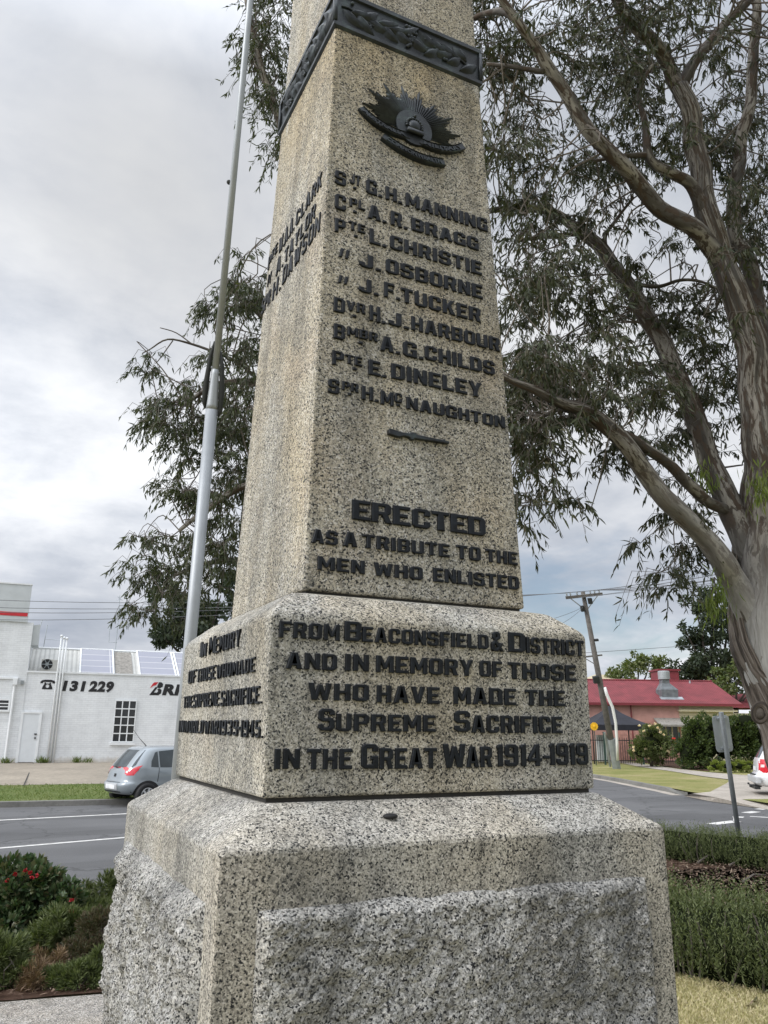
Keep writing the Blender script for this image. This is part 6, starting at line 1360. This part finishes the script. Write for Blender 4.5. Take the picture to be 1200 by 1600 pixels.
# ------------------------------------------------------------------ the gum tree half hidden behind the memorial
BT = 10.5
bb0 = D(640, 1250, BT); bb0[2] = .3
gum2 = thing('gum_tree', 'gum tree hidden behind the memorial with leafy limbs showing left of it', 'tree', bb0)
lim2 = [[(640, 1250, 34, BT), (630, 1100, 30, BT), (610, 900, 26, BT), (590, 700, 23, BT), (570, 500, 18, BT), (560, 300, 14, BT), (540, 100, 10, BT+.2), (520, -80, 6, BT+.4)],
        [(600, 800, 14, BT), (530, 690, 11, BT+.2), (460, 620, 8, BT+.3), (400, 598, 6, BT+.3), (340, 600, 4, BT+.3), (290, 630, 3, BT+.2)],
        [(585, 640, 12, BT), (500, 560, 9, BT+.5), (440, 520, 7, BT+.8), (385, 470, 5, BT+1), (350, 440, 3, BT+1)],
        [(605, 880, 13, BT), (520, 830, 10, BT-.2), (450, 780, 8, BT-.3), (390, 760, 6, BT-.3), (330, 790, 4, BT-.2), (280, 830, 3, BT-.1)],
        [(612, 920, 12, BT), (520, 930, 8, BT+.6), (420, 880, 6, BT+.8), (330, 880, 4, BT+.9), (270, 900, 3, BT+.9)],
        [(568, 480, 11, BT), (500, 330, 8, BT-.2), (440, 200, 6, BT-.3), (405, 90, 5, BT-.3), (385, 0, 4, BT-.2), (370, -90, 3, BT-.2)],
        [(340, 552, 2.2, BT+.4), (300, 538, 1.8, BT+.4), (262, 530, 1.4, BT+.4), (235, 545, 1.0, BT+.4), (222, 552, .8, BT+.4)], [(400, 590, 3, BT+.3), (370, 565, 2.4, BT+.35), (340, 552, 2, BT+.4)],
        [(300, 538, 1.2, BT+.4), (275, 520, .9, BT+.4), (250, 512, .7, BT+.4)], [(270, 532, 1.0, BT+.4), (250, 560, .8, BT+.4), (243, 568, .7, BT+.4)],
        [(562, 320, 10, BT), (640, 180, 7, BT+.5), (700, 60, 5, BT+.8)]]
sk2 = []
for i, lb in enumerate(lim2):
    p_, r_ = limb_pts(lb); p_, r_ = smooth_path(p_, r_, 4); mb = MB(); mb.tube(p_, r_, 12, True, wob=.1, seed=i+30); mb.build('trunk' if i == 0 else 'limb', M['bark'], gum2, smooth=True)
    if i not in (6, 8, 9): sk2.append((p_, r_))
rng = np.random.default_rng(77)
KM = 1.05
left = cl([(395, 450, 22, 30, 14, 10, 12), (345, 480, 18, 18, 6, 10.2, 11.6), (400, 560, 25, 35, 14, 10, 12), (320, 600, 35, 25, 11, 10, 11.5), (255, 635, 22, 18, 7, 10.2, 11.2), (290, 680, 30, 25, 12, 10, 11.5), (370, 670, 28, 40, 18, 10, 12), (380, 760, 22, 40, 14, 10, 11.5), (330, 740, 30, 30, 10, 10, 11.4), (285, 770, 16, 16, 4, 10.2, 11), (350, 840, 22, 25, 8, 10, 11.2), (300, 850, 25, 20, 6, 10.3, 11.3), (255, 850, 22, 14, 5, 10.4, 11.3), (270, 900, 30, 16, 9, 10.6, 11.6), (222, 920, 12, 18, 4, 10.8, 11.6), (235, 880, 14, 14, 3, 10.8, 11.6), (345, 900, 20, 25, 6, 10.5, 11.6),
           (415, 30, 20, 40, 12, 9.8, 11.5), (412, 110, 20, 40, 12, 9.8, 11.5), (425, 190, 10, 22, 5, 9.8, 11), (470, -40, 40, 30, 8, 10, 11.5), (600, 100, 60, 100, 30, 10.5, 12.5), (700, 0, 60, 60, 20, 10.5, 12.5), (520, 450, 60, 150, 30, 10.5, 12), (235, 548, 8, 5, 1, 10.8, 11)])
gum_crown(gum2, sk2, left, 43, M['gum_leaf_light'], leaf=(.07, .13), strands=(6, 9), slen=(.3, .6), nleaf=(14, 20), wid=.018)

# ------------------------------------------------------------------ garden beds in the park
def rosemary_hedge(name, label, p0, p1, width, h, nsprig, seed, z, wav=.09):
    """clipped rosemary: crowded upright sprigs with needle leaves"""
    rng = np.random.default_rng(seed); p0, p1 = np.array(p0), np.array(p1); L = np.linalg.norm(p1-p0); e = (p1-p0)/L; nn = np.array([-e[1], e[0], 0])
    t = thing(name, label, 'hedge', (p0+p1)/2)
    s = rng.uniform(0, L, nsprig); x = rng.uniform(-1, 1, nsprig); sd_ = rng.random(nsprig) < .45; x = np.where(sd_, np.sign(x)*rng.uniform(.86, 1.0, nsprig), x); hh = np.array([h*(1+wav*2*mnoise.noise(Vector((a*1.3, b_*.8, seed)))) for a, b_ in zip(s, x)])
    hz3 = hh*np.sqrt(np.clip(1-(abs(x)**4)*.55, 0, 1)); edge = abs(x) > .72
    z0 = np.where(edge, rng.uniform(.0, .8, nsprig), rng.uniform(.45, .85, nsprig))*hz3
    wv = width/2*(1+.12*np.array([mnoise.noise(Vector((a*2.1, seed*3, .5))) for a in s]))
    base = p0+e*s[:, None]+nn*(x*wv)[:, None]; base[:, 2] = z+z0
    keep = np.array([mnoise.noise(Vector((a*2.3, b_*1.1, seed+7))) for a, b_ in zip(s, x)]) < .34
    base, x, edge, nsprig = base[keep], x[keep], edge[keep], int(keep.sum())
    out = nn*np.sign(x)[:, None]*(edge[:, None]*rng.uniform(.0, .7, (nsprig, 1))); dirs = np.array([0, 0, 1.])+out+rng.normal(size=(nsprig, 3))*.22; dirs /= np.linalg.norm(dirs, axis=1)[:, None]
    sl2 = rng.uniform(.08, .20, nsprig)*h/.45
    PP, DD, LL = [], [], []
    for k in range(9):
        f = (k+.5)/9; q = base+dirs*(sl2*f)[:, None]; side = rng.normal(size=(nsprig, 3)); side -= dirs*np.sum(side*dirs, 1)[:, None]; side /= np.linalg.norm(side, axis=1)[:, None]
        PP.append(q); DD.append(dirs*.9+side*.75); LL.append(rng.uniform(.022, .036, nsprig)*(1.15-.5*f)*h/.45)
    P = np.concatenate(PP); Dv = np.concatenate(DD); Ln = np.concatenate(LL)
    leaf_obj('needles', P, Dv, Ln, .0065, M['rosemary'], t, seed)
    sm_ = MB()
    for _ in range(int(L*26)):
        a = rng.uniform(0, L); sd = rng.choice([-1, 1]); q = p0+e*a+nn*sd*width*rng.uniform(.25, .42); q[2] = z-.02; d_ = np.array([rng.normal()*.25, rng.normal()*.25, 1.0])+nn*sd*.25; sm_.tube([q, q+d_*h*.4+rng.normal(size=3)*.02, q+d_*h*rng.uniform(.6, .95)], [.008, .006, .003], 5)
    struct(sm_.build('woody_stems', M['twig'], t), 'stuff')
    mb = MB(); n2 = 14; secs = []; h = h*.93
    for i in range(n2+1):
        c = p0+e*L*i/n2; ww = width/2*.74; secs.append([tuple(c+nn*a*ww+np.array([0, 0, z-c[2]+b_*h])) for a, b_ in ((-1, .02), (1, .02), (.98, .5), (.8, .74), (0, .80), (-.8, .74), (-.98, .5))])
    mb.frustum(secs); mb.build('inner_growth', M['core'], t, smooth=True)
    return t
h0, h1 = G(1060, 1527, ZG), G(1200, 1555, ZG); e = (h1-h0)/np.linalg.norm(h1-h0); nn = np.array([-e[1], e[0], 0]); nn *= np.sign(nn@np.array([1., .5, 0]))
rosemary_hedge('rosemary_hedge', 'nearer low rosemary hedge on the lawn right of the memorial', h0-e*1.3+nn*.40, h1+e*1.6+nn*.40, .95, .50, 6500, 51, ZG)
h2, h3 = G(1045, 1345, ZG), G(1200, 1362, ZG); e2 = (h3-h2)/np.linalg.norm(h3-h2); n2_ = np.array([-e2[1], e2[0], 0]); n2_ *= np.sign(n2_@np.array([1., .5, 0]))
rosemary_hedge('rosemary_hedge', 'farther low rosemary hedge beyond the strip of bark mulch', h2-e2*2.0+n2_*.55, h3+e2*2.2+n2_*.55, 1.2, .40, 7000, 52, ZG-.02)
mu = [h0-e*1.5+nn*.3, h1+e*2+nn*.3, h3+e2*2+n2_*.5, h2-e2*2+n2_*.5]
sheet('garden_bed', [tuple(p) for p in mu], ZG+.006, M['mulch'])
rng = np.random.default_rng(8)
def in_quad(n_, q):
    a, b_ = rng.uniform(0, 1, n_)[:, None], rng.uniform(0, 1, n_)[:, None]; return (1-a)*(1-b_)*q[0]+a*(1-b_)*q[1]+a*b_*q[2]+(1-a)*b_*q[3]
P = in_quad(16000, mu); P[:, 2] = ZG+.012+rng.uniform(0, .03, len(P)); dv = rng.normal(size=(len(P), 3))*np.array([1, 1, .18]); struct(leaf_obj('mulch_chips', P, dv, rng.uniform(.02, .08, len(P)), rng.uniform(.005, .018, len(P)), M['chip'], seed=4, flat=True), 'stuff')
# dry sticks on the mulch
for u, v, a, L in ((1090, 1348, .3, .5), (1120, 1342, -.5, .45), (1140, 1352, .2, .6), (1160, 1378, .1, .4), (1110, 1330, -1.0, .35)):
    p_ = G(u, v, ZG+.04); d = np.array([math.cos(a), math.sin(a)*.6, 0.1]); mb = MB(); mb.tube([p_, p_+d*L*.5+np.array([0, 0, .04]), p_+d*L], [.012, .010, .005], 6); tag(mb.build('dry_stick', M['twig']), 'dry brown stick lying on the bark mulch by the far hedge', 'stick', 'dry sticks on the mulch')
# lawn blades near the frame's lower right
def blades(name, poly, n_, seed, mat, ln, z):
    rng2 = np.random.default_rng(seed); q = [np.array(p) for p in poly]; a, b_ = rng2.uniform(0, 1, n_)[:, None], rng2.uniform(0, 1, n_)[:, None]; P = (1-a)*(1-b_)*q[0]+a*(1-b_)*q[1]+a*b_*q[2]+(1-a)*b_*q[3]
    P[:, 2] = [z(x, y) if callable(z) else z for x, y in P[:, :2]]; dv = rng2.normal(size=(n_, 3))*np.array([.7, .7, .2])+np.array([0, 0, .8]); return struct(leaf_obj(name, P, dv, rng2.uniform(*ln, n_), ln[1]*.13, mat, seed=seed), 'stuff')
gq = [G(1030, 1640, ZG), G(1290, 1680, ZG), h1+e*.6-nn*(-.15), h0-e*.8+nn*.15]
blades('lawn_grass', gq, 30000, 9, M['grass'], (.015, .04), ZG)
sE = lambda x, y: .24
vq = [np.array(NW(-14, .25, .14)), np.array(NW(6, .25, .14)), np.array(NW(6, gEdge-.1, .24)), np.array(NW(-14, gEdge-.1, .24))]
def vz(x, y): d = (np.array([x, y, 0])-kA)@kn; return float(np.interp(d, [.17, 1.5, 3, gEdge], [.13, .16, .2, .24]))
blades('verge_grass', vq, 16000, 10, M['grass_green'], (.04, .10), vz)
# fallen leaves
for u, v, c in ((1172, 1565, 'dry_leaf'), (1120, 1545, 'dry_leaf'), (1165, 1572, 'chip')):
    p_ = G(u, v, ZG+.025); dv = np.array([[.9, .3, .1], [.8, .5, .05]]); tag(leaf_obj('fallen_leaf', np.array([p_]), dv[:1], .11, .035, M[c], seed=int(u)), {1172: 'long brown fallen leaf lying on the lawn at lower right', 1120: 'brown fallen leaf lying under the front edge of the near rosemary hedge', 1165: 'small pale fallen leaf beside the long brown one on the lawn'}[u], 'leaf')

# left garden: slab edge, roses, small shrubs
sl0, sl1 = G(-260, 1586, .46), G(175, 1551.5, .46)
mb = MB(); e3 = (sl1-sl0)/np.linalg.norm(sl1-sl0); n3 = np.array([-e3[1], e3[0], 0])
q0, q1 = sl0, sl1+e3*.6; poly = [tuple(q0), tuple(q1), tuple(q1-n3*1.9), tuple(q0-n3*1.9)]
mb.frustum([[(p[0], p[1], .30) for p in poly], [(p[0], p[1], .462) for p in poly]]); struct(mb.build('path', M['slab'], bevel=.012))
bed = [sl0+n3*.01, sl1+e3*1.2+n3*.01, sl1+e3*2.0+n3*3.6, sl0+n3*3.4]
mb = MB(); gx = 14; rowsb = []
for i in range(gx+1):
    r_ = []
    for j2 in range(13):
        a, b_ = i/gx, j2/12; p_ = (1-a)*(1-b_)*bed[0]+a*(1-b_)*bed[1]+a*b_*bed[2]+(1-a)*b_*bed[3]; r_.append((p_[0], p_[1], park_z(p_[0], p_[1])+.012+.02*mnoise.noise(Vector((p_[0]*3, p_[1]*3, 1)))))
    rowsb.append(r_)
mb.add([p for r_ in rowsb for p in r_], [(i*13+k, (i+1)*13+k, (i+1)*13+k+1, i*13+k+1) for i in range(gx) for k in range(12)]); struct(mb.build('garden_bed', M['mulch'], smooth=True))
P = in_quad(5000, bed); P[:, 2] = [park_z(x, y)+.03 for x, y in P[:, :2]]; dv = rng.normal(size=(len(P), 3))*np.array([1, 1, .3]); struct(leaf_obj('mulch_chips', P, dv, rng.uniform(.02, .08, len(P)), rng.uniform(.004, .014, len(P)), M['chip'], seed=14, flat=True), 'stuff')
RB = 6.6
b0 = G(40, 1545, .42)
def pb2(lst): return [(D(u, v, t), (wpx(ru, t), wpx(ru, t)*.9, wpx(rv, t))) for u, v, ru, rv, t in lst]
rs_ = shrub('rose_bush', 'leafy red-flowered rose bush in the bed left of the memorial', 'shrub', G(40, 1470, .45), pb2([(35, 1418, 62, 56, 6.2), (84, 1432, 40, 42, 6.1), (0, 1395, 50, 48, 6.3), (50, 1380, 42, 28, 6.25), (96, 1412, 22, 30, 6.1), (-60, 1425, 70, 62, 6.3), (15, 1455, 55, 34, 6.0)]), M['rose_leaf'], .052, 17000, 61, wide=.6, sr=.006, ragged=True)
flowers(rs_, [D(u, v, t) for u, v, t in ((40, 1360, 6.0), (47, 1364, 5.98), (50, 1371, 5.95), (12, 1376, 6.0), (112, 1406, 5.85), (113, 1424, 5.8), (58, 1368, 6.0), (24, 1366, 6.0), (108, 1425, 5.8))], .019, M['red_petal'], 5)
RK = dict(wide=.16, sr=.004, core=False, ragged=True)
shrub('rosemary_bush', 'small dark rosemary bush between the red rose and the plinth', 'shrub', G(150, 1452, .45), pb2([(140, 1422, 24, 32, 6.6), (165, 1405, 18, 34, 6.6), (152, 1445, 38, 32, 6.2), (135, 1400, 13, 16, 6.7)]), M['rosemary'], .05, 10000, 62, **RK)
shrub('rosemary_bush', 'low olive green shrub at the foot of the red rose bush', 'shrub', G(95, 1494, .45), pb2([(95, 1462, 40, 38, 5.8), (65, 1476, 32, 26, 5.75), (122, 1455, 26, 32, 5.8)]), M['rosemary'], .045, 11000, 63, **RK)
shrub('dried_shrub', 'brown dried shrub beside the left edge of the plinth', 'shrub', G(140, 1505, .45), pb2([(145, 1474, 28, 38, 5.6), (158, 1455, 18, 30, 5.6), (122, 1495, 30, 24, 5.5)]), M['dry_leaf'], .03, 10000, 64, **RK)
shrub('rosemary_bush', 'green rosemary tuft at the left edge of the photo above the slab', 'shrub', G(10, 1545, .46), pb2([(5, 1505, 34, 40, 5.05), (-35, 1508, 40, 40, 5.05), (28, 1526, 18, 20, 5.0)]), M['rosemary'], .05, 9000, 65, **RK)
shrub('rosemary_bush', 'low green sprigs at the foot of the dried shrub by the slab', 'shrub', G(125, 1545, .46), pb2([(130, 1530, 34, 22, 5.0), (94, 1533, 24, 18, 5.0), (157, 1520, 16, 34, 5.05)]), M['rosemary'], .042, 8000, 66, **RK)
shrub('dried_shrub', 'tan dry grass clump between the two low rosemary tufts', 'shrub', G(58, 1545, .46), pb2([(58, 1530, 28, 20, 5.0), (70, 1510, 26, 24, 5.3), (40, 1545, 24, 12, 4.95)]), M['dry_grass'], .05, 4500, 67, wide=.08, sr=.003, core=False, ragged=True)
for u, v, u2, v2, u3, v3 in ((52, 1490, 65, 1515, 72, 1522), (98, 1540, 100, 1520, 112, 1508), (75, 1545, 60, 1558, 50, 1566), (40, 1510, 30, 1540, 20, 1552)):
    mb = MB(); mb.tube([D(u, v, 5.5), D(u2, v2, 5.45), D(u3, v3, 5.45)], [.005, .006, .003], 5); tag(mb.build('dry_stick', M['twig']), 'dry pale stick among the shrubs in the left bed', 'stick', 'dry sticks in the left bed')

for o in bpy.data.objects:
    if '_world' in o: del o['_world']
